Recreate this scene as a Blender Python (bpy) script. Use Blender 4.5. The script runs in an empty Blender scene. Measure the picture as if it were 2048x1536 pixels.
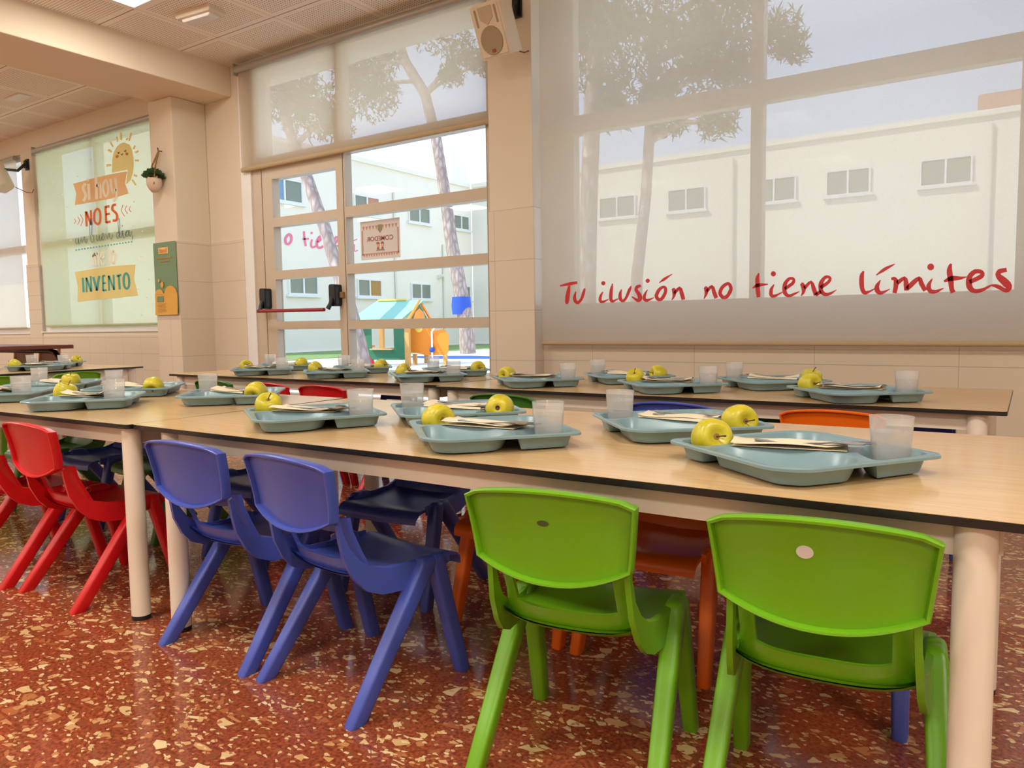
import bpy, bmesh, math, random
from mathutils import Vector, Matrix, Quaternion
S = bpy.context.scene
COL = S.collection

# ------------------------------------------------------------------ camera, sky, sun, exposure
cam_d = bpy.data.cameras.new('camera')
cam_d.lens = 36 * 1500 / 2048
cam_d.sensor_width = 36
cam_d.clip_start = 0.02
cam_d.clip_end = 300
cam = bpy.data.objects.new('camera', cam_d)
COL.objects.link(cam)
CAM_YAW, CAM_PITCH, CAM_ROLL = -33.779, -4.507, -0.830
_y, _p, _r = [math.radians(a) for a in (CAM_YAW, CAM_PITCH, CAM_ROLL)]
_f = Vector((math.sin(_y) * math.cos(_p), math.cos(_y) * math.cos(_p), math.sin(_p)))
_rt = Vector((math.cos(_y), -math.sin(_y), 0))
_up = _rt.cross(_f)
_rr = _rt * math.cos(_r) + _up * math.sin(_r)
_uu = -_rt * math.sin(_r) + _up * math.cos(_r)
_m = Matrix((_rr, _uu, -_f)).transposed().to_4x4()
_m.translation = (0, 0, 0.745)
cam.matrix_world = _m
S.camera = cam

world = bpy.data.worlds.new('sky')
S.world = world
world.use_nodes = True
wn, wl = world.node_tree.nodes, world.node_tree.links
bg = wn['Background']
tc = wn.new('ShaderNodeTexCoord')
sx = wn.new('ShaderNodeSeparateXYZ')
rp = wn.new('ShaderNodeValToRGB')
rp.color_ramp.elements[0].position = 0.0
rp.color_ramp.elements[0].color = (0.64, 0.65, 0.64, 1)
rp.color_ramp.elements[1].position = 0.75
rp.color_ramp.elements[1].color = (0.46, 0.64, 0.98, 1)
e = rp.color_ramp.elements.new(0.22)
e.color = (0.55, 0.70, 1.0, 1)
wl.new(tc.outputs['Generated'], sx.inputs[0])
wl.new(sx.outputs['Z'], rp.inputs[0])
wl.new(rp.outputs[0], bg.inputs['Color'])
bg.inputs['Strength'].default_value = 2.1

sun_d = bpy.data.lights.new('sun', 'SUN')
sun_d.energy = 5.0
sun_d.angle = math.radians(0.6)
sun_d.color = (1.0, 0.94, 0.82)
sun = bpy.data.objects.new('sun', sun_d)
COL.objects.link(sun)
sun.rotation_euler = Vector((0.45, 0.52, -0.74)).to_track_quat('-Z', 'Y').to_euler()

vs = S.view_settings
S.display_settings.display_device = 'sRGB'
vs.view_transform = 'Standard'
vs.look = 'None'
vs.exposure = 0.0
vs.gamma = 1.0
vs.use_curve_mapping = False

LAMP_W = 32.0          # power of each ceiling panel
LAMP_COL = (1.0, 0.97, 0.88)

# ------------------------------------------------------------------ helpers
def lin(c):
    c = c / 255.0
    return c / 12.92 if c <= 0.04045 else ((c + 0.055) / 1.055) ** 2.4

def rgb(r, g, b):
    return (lin(r), lin(g), lin(b), 1)

def new_mat(name):
    m = bpy.data.materials.new(name)
    m.use_nodes = True
    n, l = m.node_tree.nodes, m.node_tree.links
    return m, n, l, n['Principled BSDF']

def math_n(n, l, op, a, b=None, c=None):
    k = n.new('ShaderNodeMath')
    k.operation = op
    for i, v in enumerate((a, b, c)):
        if v is None:
            continue
        if isinstance(v, (int, float)):
            k.inputs[i].default_value = v
        else:
            l.new(v, k.inputs[i])
    return k.outputs[0]

def mix_col(n, l, fac, a, b):
    k = n.new('ShaderNodeMix')
    k.data_type = 'RGBA'
    for sock, v in ((k.inputs[0], fac), (k.inputs[6], a), (k.inputs[7], b)):
        if isinstance(v, (int, float)):
            sock.default_value = v
        elif isinstance(v, tuple):
            sock.default_value = v
        else:
            l.new(v, sock)
    return k.outputs[2]

def plain(name, col, rough=0.5, metal=0.0, spec=0.5, vary=0.06, scale=25.0, bump=0.0, coat=0.0, emit=None):
    m, n, l, p = new_mat(name)
    t = n.new('ShaderNodeTexCoord')
    nz = n.new('ShaderNodeTexNoise')
    nz.inputs['Scale'].default_value = scale
    nz.inputs['Detail'].default_value = 3
    l.new(t.outputs['Object'], nz.inputs['Vector'])
    d = tuple(max(0, c * (1 - vary)) for c in col[:3]) + (1,)
    b = tuple(min(1, c * (1 + vary)) for c in col[:3]) + (1,)
    l.new(mix_col(n, l, nz.outputs['Fac'], d, b), p.inputs['Base Color'])
    p.inputs['Roughness'].default_value = rough
    p.inputs['Metallic'].default_value = metal
    p.inputs['Specular IOR Level'].default_value = spec
    p.inputs['Coat Weight'].default_value = coat
    if bump:
        bp = n.new('ShaderNodeBump')
        bp.inputs['Strength'].default_value = bump
        bp.inputs['Distance'].default_value = 0.002
        l.new(nz.outputs['Fac'], bp.inputs['Height'])
        l.new(bp.outputs[0], p.inputs['Normal'])
    if emit:
        p.inputs['Emission Color'].default_value = emit[0]
        p.inputs['Emission Strength'].default_value = emit[1]
    return m

class MB:
    """collects shapes, then links them as ONE mesh object"""
    def __init__(s):
        s.v, s.f, s.m = [], [], []

    def add(s, vs, fs, mi=0):
        o = len(s.v)
        s.v += [tuple(p) for p in vs]
        s.f += [tuple(i + o for i in f) for f in fs]
        s.m += [mi] * len(fs)

    def box(s, x0, x1, y0, y1, z0, z1, mi=0):
        s.add([(x0, y0, z0), (x1, y0, z0), (x1, y1, z0), (x0, y1, z0), (x0, y0, z1), (x1, y0, z1), (x1, y1, z1), (x0, y1, z1)],
              [(3, 2, 1, 0), (4, 5, 6, 7), (0, 1, 5, 4), (1, 2, 6, 5), (2, 3, 7, 6), (3, 0, 4, 7)], mi)

    def loft(s, rings, caps=True, closed=True, mi=0):
        n = len(rings[0])
        vs = [p for r in rings for p in r]
        fs = []
        for i in range(len(rings) - 1):
            for j in range(n if closed else n - 1):
                k = (j + 1) % n
                fs.append((i * n + j, i * n + k, (i + 1) * n + k, (i + 1) * n + j))
        if caps:
            fs.append(tuple(range(n - 1, -1, -1)))
            fs.append(tuple((len(rings) - 1) * n + j for j in range(n)))
        s.add(vs, fs, mi)

    def cyl(s, p0, p1, r0, r1=None, n=16, mi=0):
        r1 = r0 if r1 is None else r1
        p0, p1 = Vector(p0), Vector(p1)
        d = (p1 - p0).normalized()
        a = d.orthogonal().normalized()
        b = d.cross(a)
        s.loft([[p + (a * math.cos(t) + b * math.sin(t)) * r for t in [2 * math.pi * k / n for k in range(n)]] for p, r in ((p0, r0), (p1, r1))], mi=mi)

    def tube(s, path, r, n=8, mi=0):
        P = [Vector(p) for p in path]
        R = r if isinstance(r, (list, tuple)) else [r] * len(P)
        d = (P[1] - P[0]).normalized()
        a = d.orthogonal().normalized()
        rings = []
        for i, p in enumerate(P):
            t = (P[min(i + 1, len(P) - 1)] - P[max(i - 1, 0)]).normalized()
            a = (a - t * a.dot(t)).normalized()
            b = t.cross(a)
            rings.append([p + (a * math.cos(w) + b * math.sin(w)) * R[i] for w in [2 * math.pi * k / n for k in range(n)]])
        s.loft(rings, mi=mi)

    def lathe(s, prof, n=24, c=(0, 0, 0), mi=0):
        rings = [[(c[0] + r * math.cos(t), c[1] + r * math.sin(t), c[2] + z) for t in [2 * math.pi * k / n for k in range(n)]] for r, z in prof]
        s.loft(rings, caps=True, mi=mi)

    def prism(s, poly, fn, h0, h1, mi=0):
        """poly of 2-D points, fn(u, v, h) -> 3-D point"""
        n = len(poly)
        vs = [fn(u, v, h0) for u, v in poly] + [fn(u, v, h1) for u, v in poly]
        fs = [tuple(range(n - 1, -1, -1)), tuple(range(n, 2 * n))] + [(i, (i + 1) % n, n + (i + 1) % n, n + i) for i in range(n)]
        s.add(vs, fs, mi)

    def ball(s, c, r, n=10, sc=(1, 1, 1), mi=0):
        prof = [(math.sin(math.pi * i / n) * r + 1e-5, -math.cos(math.pi * i / n) * r) for i in range(n + 1)]
        k = n * 2
        rings = [[(c[0] + q * math.cos(t) * sc[0], c[1] + q * math.sin(t) * sc[1], c[2] + z * sc[2]) for t in [2 * math.pi * j / k for j in range(k)]] for q, z in prof]
        s.loft(rings, mi=mi)

    def strips(s, data, fn, mi=0):
        for st in data['s']:
            n = len(st)
            vs = [fn(a[0] / 1000, a[1] / 1000) for a in st] + [fn(a[2] / 1000, a[3] / 1000) for a in st]
            s.add(vs, [(i, i + 1, n + i + 1, n + i) for i in range(n - 1)], mi)
        for pl in data['p']:
            s.add([fn(a[0] / 1000, a[1] / 1000) for a in pl], [tuple(range(len(pl)))], mi)

    def mesh(s, name, mats, smooth=None, fix=True):
        me = bpy.data.meshes.new(name)
        me.from_pydata(s.v, [], s.f)
        for m in (mats if isinstance(mats, (list, tuple)) else [mats]):
            me.materials.append(m)
        me.polygons.foreach_set('material_index', s.m)
        if fix:
            b = bmesh.new()
            b.from_mesh(me)
            bmesh.ops.remove_doubles(b, verts=b.verts, dist=1e-6)
            bmesh.ops.recalc_face_normals(b, faces=b.faces)
            b.to_mesh(me)
            b.free()
        if smooth is not None:
            me.polygons.foreach_set('use_smooth', [True] * len(me.polygons))
            me.set_sharp_from_angle(angle=math.radians(smooth))
        me.update()
        return me

    def build(s, name, mats, parent=None, smooth=None, fix=True):
        return link(name, s.mesh(name, mats, smooth, fix), parent)

def link(name, me, parent=None):
    o = bpy.data.objects.new(name, me)
    COL.objects.link(o)
    if parent:
        o.parent = parent
    return o

def tag(o, label, cat, group=None):
    o['label'] = label
    o['category'] = cat
    if group:
        o['group'] = group
    return o

def thing(name, label, cat, loc=(0, 0, 0), rz=0.0, group=None):
    o = bpy.data.objects.new(name, None)
    COL.objects.link(o)
    o.empty_display_size = 0.05
    o.location = loc
    o.rotation_euler = (0, 0, math.radians(rz))
    return tag(o, label, cat, group)

def struct(o):
    o['kind'] = 'structure'
    return o

def bevel(o, w, seg=2):
    b = o.modifiers.new('bevel', 'BEVEL')
    b.width = w
    b.segments = seg
    b.limit_method = 'ANGLE'
    return o

def copy_tree(o, parent=None):
    c = o.copy()
    COL.objects.link(c)
    if parent:
        c.parent = parent
    for ch in list(o.children):
        copy_tree(ch, c)
    return c

def rounded(pts, r, n=4):
    """round the corners of a polygon"""
    out = []
    N = len(pts)
    for i in range(N):
        p0, p1, p2 = Vector(pts[i - 1]), Vector(pts[i]), Vector(pts[(i + 1) % N])
        a, b = (p0 - p1), (p2 - p1)
        k = min(r, a.length * 0.45, b.length * 0.45)
        A, B = p1 + a.normalized() * k, p1 + b.normalized() * k
        for j in range(n + 1):
            t = j / n
            q = A * (1 - t) ** 2 + p1 * 2 * t * (1 - t) + B * t * t
            out.append((q.x, q.y))
    return out
DATA = {
 'limites': {"s":[[[-2173,960,-2175,968],[-2156,961,-2159,972],[-2139,962,-2142,976],[-2121,963,-2124,980],[-2101,965,-2104,983],[-2080,968,-2083,984],[-2059,971,-2062,986]],[[-2118,965,-2105,962],[-2124,952,-2106,948],[-2129,939,-2106,935],[-2134,925,-2108,921],[-2138,909,-2110,905],[-2140,892,-2112,888],[-2141,878,-2115,875],[-2141,870,-2118,867],[-2139,865,-2121,863],[-2137,860,-2124,858]],[[-2073,930,-2067,928],[-2079,920,-2068,917],[-2085,910,-2069,906],[-2089,899,-2069,897],[-2090,889,-2068,890],[-2088,879,-2067,884],[-2084,870,-2065,879],[-2077,863,-2062,876],[-2067,857,-2060,874],[-2054,856,-2060,873],[-2043,863,-2056,875],[-2035,871,-2049,881],[-2027,881,-2043,889],[-2021,893,-2038,899],[-2016,905,-2035,911],[-2012,917,-2031,922],[-2010,926,-2026,931],[-2009,934,-2022,938],[-2009,943,-2017,945]],[[-1902,922,-1897,919],[-1909,915,-1901,910],[-1917,908,-1904,902],[-1922,899,-1906,894],[-1926,889,-1908,886],[-1928,878,-1908,877],[-1925,867,-1908,874],[-1916,859,-1908,874],[-1906,858,-1906,873],[-1896,859,-1899,872],[-1885,864,-1890,874],[-1874,870,-1877,877],[-1863,876,-1865,880]],[[-1844,964,-1838,963],[-1849,952,-1838,949],[-1855,940,-1838,936],[-1859,926,-1839,923],[-1862,910,-1840,908],[-1863,893,-1841,892],[-1862,879,-1841,880],[-1859,869,-1840,874],[-1852,861,-1842,874],[-1840,859,-1842,874],[-1829,863,-1834,874],[-1816,871,-1821,878],[-1805,878,-1807,882]],[[-1790,931,-1784,929],[-1795,923,-1785,919],[-1801,915,-1786,911],[-1805,905,-1786,903],[-1806,895,-1786,894],[-1806,884,-1785,886],[-1803,874,-1784,881],[-1797,866,-1782,877],[-1787,860,-1780,874],[-1775,859,-1780,873],[-1765,865,-1776,876],[-1757,874,-1770,883],[-1750,884,-1764,891],[-1743,896,-1759,903],[-1737,909,-1754,916],[-1732,921,-1749,928],[-1729,929,-1743,936],[-1728,937,-1737,942],[-1726,944,-1731,947]],[[-1675,952,-1670,938],[-1683,951,-1678,936],[-1692,950,-1685,934],[-1701,946,-1688,932],[-1707,939,-1690,930],[-1710,931,-1691,927],[-1710,920,-1691,925],[-1705,911,-1688,921],[-1699,902,-1681,914],[-1695,895,-1674,905],[-1693,889,-1669,896],[-1692,883,-1665,886],[-1692,881,-1665,875],[-1692,879,-1670,865],[-1691,878,-1680,858],[-1690,876,-1695,858],[-1698,878,-1706,866],[-1711,884,-1717,876],[-1725,891,-1728,886]],[[-1637,923,-1632,921],[-1645,915,-1637,911],[-1652,907,-1641,901],[-1658,898,-1643,893],[-1662,889,-1644,885],[-1663,880,-1644,879],[-1662,870,-1643,876],[-1656,863,-1643,875],[-1647,858,-1642,874],[-1636,858,-1638,873],[-1623,863,-1628,874],[-1610,870,-1613,877],[-1597,877,-1599,881]],[[-1545,940,-1543,926],[-1554,938,-1548,924],[-1564,934,-1554,920],[-1574,927,-1560,915],[-1583,917,-1565,907],[-1590,904,-1571,896],[-1595,891,-1574,888],[-1593,879,-1573,883],[-1588,869,-1571,879],[-1580,862,-1569,877],[-1570,858,-1568,876],[-1559,859,-1565,876],[-1549,863,-1562,877],[-1540,872,-1556,883],[-1533,884,-1550,893],[-1527,895,-1545,902],[-1524,905,-1542,910],[-1523,916,-1541,917],[-1524,925,-1541,922],[-1528,933,-1541,924],[-1535,938,-1542,925],[-1545,940,-1543,926]],[[-1567,954,-1570,957],[-1556,959,-1561,966],[-1544,963,-1552,974],[-1532,969,-1541,982],[-1520,978,-1527,988],[-1507,988,-1511,994],[-1494,997,-1495,1000]],[[-1496,862,-1500,864],[-1490,867,-1497,872],[-1485,873,-1495,878],[-1480,880,-1494,885],[-1476,889,-1494,892],[-1474,899,-1495,900],[-1474,909,-1496,906],[-1477,917,-1497,910],[-1481,923,-1498,915],[-1485,927,-1500,920]],[[-1479,891,-1491,902],[-1468,903,-1481,913],[-1458,913,-1469,925],[-1455,916,-1455,932],[-1458,915,-1441,922],[-1457,905,-1437,909],[-1455,893,-1433,898],[-1451,882,-1430,887],[-1448,872,-1427,876],[-1444,861,-1424,865]],[[-1324,863,-1327,865],[-1318,869,-1325,873],[-1312,876,-1323,881],[-1307,884,-1322,888],[-1303,894,-1322,896],[-1301,904,-1323,905],[-1301,914,-1324,911],[-1305,922,-1324,912],[-1310,926,-1325,914],[-1314,929,-1327,918]],[[-1305,896,-1316,906],[-1295,906,-1307,916],[-1286,916,-1297,927],[-1284,918,-1283,933],[-1287,917,-1271,923],[-1285,906,-1266,910],[-1282,893,-1262,898],[-1278,882,-1258,889],[-1274,872,-1255,879],[-1270,862,-1251,869]],[[-1208,943,-1202,928],[-1217,940,-1208,925],[-1227,934,-1216,920],[-1236,926,-1222,914],[-1243,916,-1227,906],[-1249,904,-1231,897],[-1251,891,-1232,891],[-1248,878,-1231,886],[-1240,868,-1226,880],[-1231,860,-1223,877],[-1219,858,-1220,876],[-1208,860,-1216,877],[-1198,866,-1211,880],[-1189,878,-1205,888],[-1181,892,-1199,900],[-1177,905,-1195,909],[-1178,918,-1195,915],[-1182,929,-1198,922],[-1187,936,-1200,927],[-1192,941,-1202,929],[-1200,944,-1200,928],[-1208,943,-1202,928]],[[-1052,982,-1046,979],[-1057,974,-1046,970],[-1062,966,-1046,961],[-1066,954,-1046,951],[-1066,937,-1045,937],[-1065,919,-1044,919],[-1064,902,-1043,903],[-1063,888,-1042,889],[-1060,875,-1041,876],[-1058,862,-1041,863]],[[-1077,906,-1080,911],[-1068,909,-1073,918],[-1059,911,-1066,925],[-1050,913,-1054,931],[-1037,916,-1038,931],[-1020,919,-1021,929],[-1004,922,-1004,927]],[[-976,924,-973,921],[-983,918,-976,912],[-990,911,-979,904],[-996,902,-981,897],[-998,891,-981,889],[-999,879,-981,880],[-996,868,-980,875],[-988,860,-980,875],[-978,858,-978,874],[-968,860,-973,874],[-958,866,-963,876],[-946,874,-950,881],[-935,881,-937,886]],[[-920,892,-929,906],[-907,901,-916,914],[-894,910,-903,923],[-883,918,-894,930],[-877,928,-891,935],[-876,937,-890,938],[-879,947,-890,939],[-886,953,-891,940],[-896,955,-896,941],[-906,954,-900,941],[-915,949,-905,936],[-924,940,-911,929],[-932,929,-914,921],[-936,915,-916,911],[-937,900,-917,899],[-936,885,-916,889],[-930,872,-914,882],[-921,863,-910,876],[-910,858,-906,873],[-900,858,-903,872],[-891,861,-896,874],[-882,866,-887,877],[-874,871,-878,880],[-864,877,-867,883],[-856,883,-857,886]],[[-848,862,-851,864],[-841,867,-848,872],[-835,873,-846,880],[-830,882,-846,885],[-828,893,-847,893],[-830,905,-849,902],[-832,915,-851,908],[-837,922,-852,911],[-841,926,-853,913],[-845,928,-855,917]],[[-829,892,-841,903],[-819,905,-830,915],[-809,917,-819,927],[-806,920,-805,934],[-806,917,-793,923],[-804,904,-787,908],[-801,889,-782,895],[-797,879,-779,886],[-794,870,-775,877],[-791,861,-772,868]],[[-758,891,-767,905],[-745,900,-754,914],[-732,909,-741,922],[-722,918,-732,929],[-716,927,-728,935],[-714,936,-727,939],[-716,946,-726,939],[-723,952,-728,940],[-733,955,-733,941],[-744,954,-737,940],[-753,947,-742,935],[-762,937,-747,926],[-769,926,-750,918],[-772,913,-752,909],[-772,898,-752,898],[-770,885,-751,890],[-764,873,-749,884],[-755,864,-744,878],[-745,858,-740,875],[-733,858,-735,873],[-723,861,-727,874],[-714,865,-719,876],[-706,871,-710,879],[-698,878,-701,883],[-691,885,-692,887]],[[-780,857,-789,872],[-772,862,-780,877],[-763,868,-772,883],[-754,873,-763,888]],[[-581,968,-574,964],[-586,962,-576,956],[-591,956,-576,949],[-595,944,-576,941],[-596,926,-576,925],[-595,905,-575,906],[-592,888,-574,891],[-588,875,-571,883],[-582,865,-569,879],[-573,859,-568,877],[-563,860,-566,875],[-556,864,-560,876],[-549,869,-553,877],[-543,873,-546,880],[-535,878,-538,884],[-528,883,-530,887]],[[-510,923,-506,921],[-517,915,-509,910],[-525,907,-511,899],[-530,897,-512,892],[-532,886,-511,886],[-530,875,-510,881],[-525,865,-509,878],[-517,859,-508,877],[-508,856,-506,874],[-498,858,-502,873],[-488,864,-493,874],[-478,872,-481,878],[-467,880,-469,882]],[[-524,943,-527,947],[-512,950,-517,957],[-500,956,-507,967],[-488,963,-496,976],[-476,971,-482,983],[-463,980,-466,988],[-450,989,-451,993]],[[-463,920,-465,931],[-458,919,-460,933],[-454,918,-453,935],[-454,918,-444,931],[-454,916,-438,923],[-454,911,-435,913],[-454,903,-434,901],[-454,892,-435,888],[-456,878,-438,874],[-458,864,-441,860]],[[-435,898,-446,913],[-425,907,-435,922],[-415,916,-423,930],[-411,918,-411,935],[-414,918,-399,925],[-414,910,-396,912],[-414,900,-394,901],[-413,891,-393,891],[-412,882,-394,881],[-411,872,-395,871]],[[-394,872,-406,885],[-386,880,-399,894],[-378,887,-392,903],[-371,895,-384,912],[-363,904,-375,920],[-355,913,-364,928],[-352,916,-353,932],[-356,917,-342,923],[-356,910,-339,913],[-354,898,-336,905],[-348,887,-332,896],[-342,875,-327,885],[-335,864,-321,873]],[[-304,921,-301,919],[-312,912,-304,907],[-319,903,-307,896],[-325,892,-307,887],[-325,879,-307,882],[-321,868,-305,876],[-314,858,-304,874],[-304,854,-302,872],[-295,854,-296,871],[-285,856,-289,870],[-276,861,-280,872],[-267,868,-270,875],[-258,875,-259,878]],[[-237,982,-230,979],[-242,975,-230,970],[-246,967,-230,962],[-249,955,-229,953],[-249,940,-227,942],[-246,924,-225,927],[-244,910,-223,912],[-242,898,-221,899],[-240,885,-221,887],[-238,874,-220,877],[-236,865,-219,871],[-233,858,-216,866],[-231,852,-214,860]],[[-256,901,-260,909],[-247,903,-252,916],[-238,905,-244,922],[-230,906,-234,927],[-220,907,-221,928],[-208,908,-209,926],[-197,910,-199,924],[-189,913,-191,923],[-182,916,-183,923],[-175,919,-176,923]],[[-160,890,-167,906],[-145,897,-152,914],[-129,905,-137,922],[-117,912,-128,928],[-110,922,-125,931],[-110,934,-125,931],[-116,944,-124,931],[-124,950,-128,933],[-135,952,-135,934],[-147,952,-141,933],[-158,945,-146,929],[-167,936,-152,922],[-174,923,-155,914],[-177,908,-156,905],[-177,891,-155,893],[-174,876,-153,884],[-167,864,-151,878],[-157,855,-148,873],[-146,851,-143,869],[-135,850,-136,868],[-123,853,-127,869],[-113,857,-117,871],[-103,864,-108,874],[-93,871,-98,880],[-84,879,-87,885]],[[-34,952,-31,935],[-43,951,-40,933],[-53,950,-49,931],[-63,947,-53,929],[-70,937,-53,928],[-72,926,-52,926],[-69,914,-52,924],[-63,903,-48,922],[-57,895,-42,917],[-51,888,-34,910],[-45,880,-26,902],[-39,873,-18,892],[-37,871,-12,878],[-35,871,-13,863],[-34,868,-21,852],[-32,866,-32,849],[-38,869,-44,854],[-48,877,-55,862],[-60,884,-65,868],[-69,886,-71,872],[-78,886,-79,875],[-85,886,-86,879]]],"p":[[[-1884,967],[-1886,960],[-1893,956],[-1901,956],[-1908,961],[-1911,968],[-1908,975],[-1901,979],[-1893,979],[-1886,974]],[[-1621,969],[-1624,962],[-1630,958],[-1638,958],[-1644,963],[-1646,970],[-1644,976],[-1638,980],[-1630,980],[-1624,976]],[[-967,973],[-969,966],[-975,961],[-983,961],[-990,967],[-992,974],[-990,982],[-984,986],[-976,986],[-969,981]],[[-297,970],[-299,961],[-306,956],[-314,956],[-321,962],[-324,971],[-321,980],[-315,985],[-306,985],[-300,979]]]},
 'banner1': {"s":[],"p":[[[-7590,2163],[-7242,2170],[-6933,2172],[-6640,2164],[-6682,2062],[-6634,1967],[-6923,1953],[-7196,1956],[-7584,1958],[-7543,2061]]]},
 'banner2': {"s":[],"p":[[[-7659,1323],[-7264,1336],[-6920,1343],[-6582,1335],[-6619,1214],[-6570,1058],[-6950,1046],[-7297,1042],[-7641,1030],[-7620,1185]]]},
 'cream': {"s":[[[-7375,2150,-7336,2128],[-7392,2143,-7353,2121],[-7410,2134,-7368,2114],[-7426,2123,-7377,2108],[-7433,2109,-7380,2102],[-7432,2095,-7379,2094],[-7427,2081,-7376,2085],[-7415,2064,-7367,2072],[-7401,2049,-7352,2057],[-7393,2038,-7341,2039],[-7394,2030,-7341,2022],[-7399,2020,-7348,2008],[-7406,2012,-7358,1996],[-7414,2005,-7372,1986],[-7426,1999,-7387,1978],[-7440,1993,-7400,1971]],[[-7328,2132,-7279,2128],[-7328,2106,-7279,2102],[-7329,2081,-7279,2077],[-7329,2056,-7280,2052],[-7331,2032,-7281,2027],[-7332,2008,-7283,2003],[-7334,1984,-7285,1979]],[[-7324,2180,-7286,2174],[-7326,2172,-7288,2166],[-7328,2165,-7290,2159],[-7330,2157,-7292,2151]],[[-7191,2184,-7144,2180],[-7191,2151,-7144,2147],[-7191,2118,-7144,2114],[-7191,2084,-7145,2080],[-7194,2049,-7147,2045],[-7197,2013,-7150,2009],[-7200,1977,-7153,1973]],[[-7143,2078,-7178,2092],[-7127,2091,-7163,2105],[-7112,2103,-7145,2118],[-7115,2105,-7116,2126],[-7125,2107,-7088,2112],[-7120,2095,-7080,2095],[-7117,2075,-7076,2073],[-7116,2047,-7075,2043],[-7118,2012,-7078,2008],[-7121,1976,-7080,1973]],[[-6998,2137,-6999,2116],[-7028,2132,-6999,2115],[-7048,2118,-7012,2105],[-7062,2101,-7023,2092],[-7069,2080,-7029,2075],[-7072,2057,-7031,2053],[-7069,2033,-7029,2033],[-7061,2010,-7022,2013],[-7046,1987,-7010,1994],[-7019,1970,-7009,1990],[-6983,1977,-7014,1992],[-6963,1994,-7000,2005],[-6950,2014,-6989,2021],[-6945,2038,-6985,2042],[-6945,2065,-6985,2067],[-6949,2088,-6989,2088],[-6957,2107,-6995,2104],[-6969,2124,-7003,2116],[-6998,2137,-6999,2116]],[[-6935,2133,-6894,2129],[-6935,2106,-6894,2102],[-6935,2079,-6894,2076],[-6933,2054,-6892,2053],[-6925,2030,-6885,2032],[-6915,2009,-6877,2014],[-6891,1991,-6878,2011],[-6855,1997,-6887,2013],[-6839,2012,-6874,2025],[-6824,2025,-6859,2038]],[[-6859,2130,-6817,2128],[-6855,2102,-6812,2100],[-6850,2073,-6808,2071],[-6848,2045,-6806,2042],[-6848,2015,-6806,2011],[-6850,1985,-6808,1980],[-6856,1962,-6816,1953],[-6868,1951,-6834,1935],[-6886,1943,-6857,1924],[-6907,1934,-6878,1915]],[[-7324,1471,-7288,1470],[-7323,1435,-7288,1434],[-7323,1398,-7287,1397],[-7322,1361,-7287,1360]],[[-7282,1441,-7315,1448],[-7270,1460,-7303,1467],[-7259,1478,-7290,1487],[-7283,1482,-7249,1484],[-7280,1454,-7245,1453],[-7280,1406,-7245,1405],[-7280,1358,-7244,1358]],[[-7236,1445,-7268,1453],[-7222,1461,-7254,1469],[-7210,1474,-7237,1487],[-7230,1478,-7197,1481],[-7226,1451,-7191,1450],[-7224,1405,-7190,1404],[-7223,1359,-7188,1358]],[[-7154,1413,-7167,1430],[-7133,1417,-7146,1434],[-7109,1422,-7128,1437],[-7091,1434,-7123,1439],[-7092,1452,-7125,1450],[-7103,1472,-7134,1466],[-7127,1486,-7133,1469],[-7156,1477,-7128,1467],[-7171,1460,-7140,1453],[-7182,1442,-7149,1438],[-7184,1423,-7151,1421],[-7182,1401,-7149,1402],[-7177,1384,-7145,1387],[-7167,1369,-7137,1377],[-7151,1358,-7129,1371],[-7124,1353,-7133,1370],[-7104,1362,-7132,1372],[-7093,1374,-7123,1382],[-7083,1385,-7113,1393]],[[-7036,1513,-6997,1511],[-7036,1462,-6997,1460],[-7036,1411,-6996,1409],[-7035,1359,-6996,1358]],[[-6947,1489,-6931,1471],[-6968,1473,-6934,1465],[-6981,1451,-6945,1445],[-6989,1430,-6953,1426],[-6992,1412,-6955,1410],[-6991,1395,-6955,1395],[-6987,1380,-6951,1383],[-6980,1367,-6946,1374],[-6967,1356,-6941,1369],[-6939,1351,-6950,1370],[-6919,1359,-6949,1371],[-6906,1371,-6940,1380],[-6897,1386,-6933,1392],[-6892,1404,-6928,1407],[-6889,1424,-6926,1425],[-6891,1443,-6927,1441],[-6899,1461,-6934,1457],[-6912,1479,-6943,1470],[-6947,1489,-6931,1471]]],"p":[]},
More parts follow.
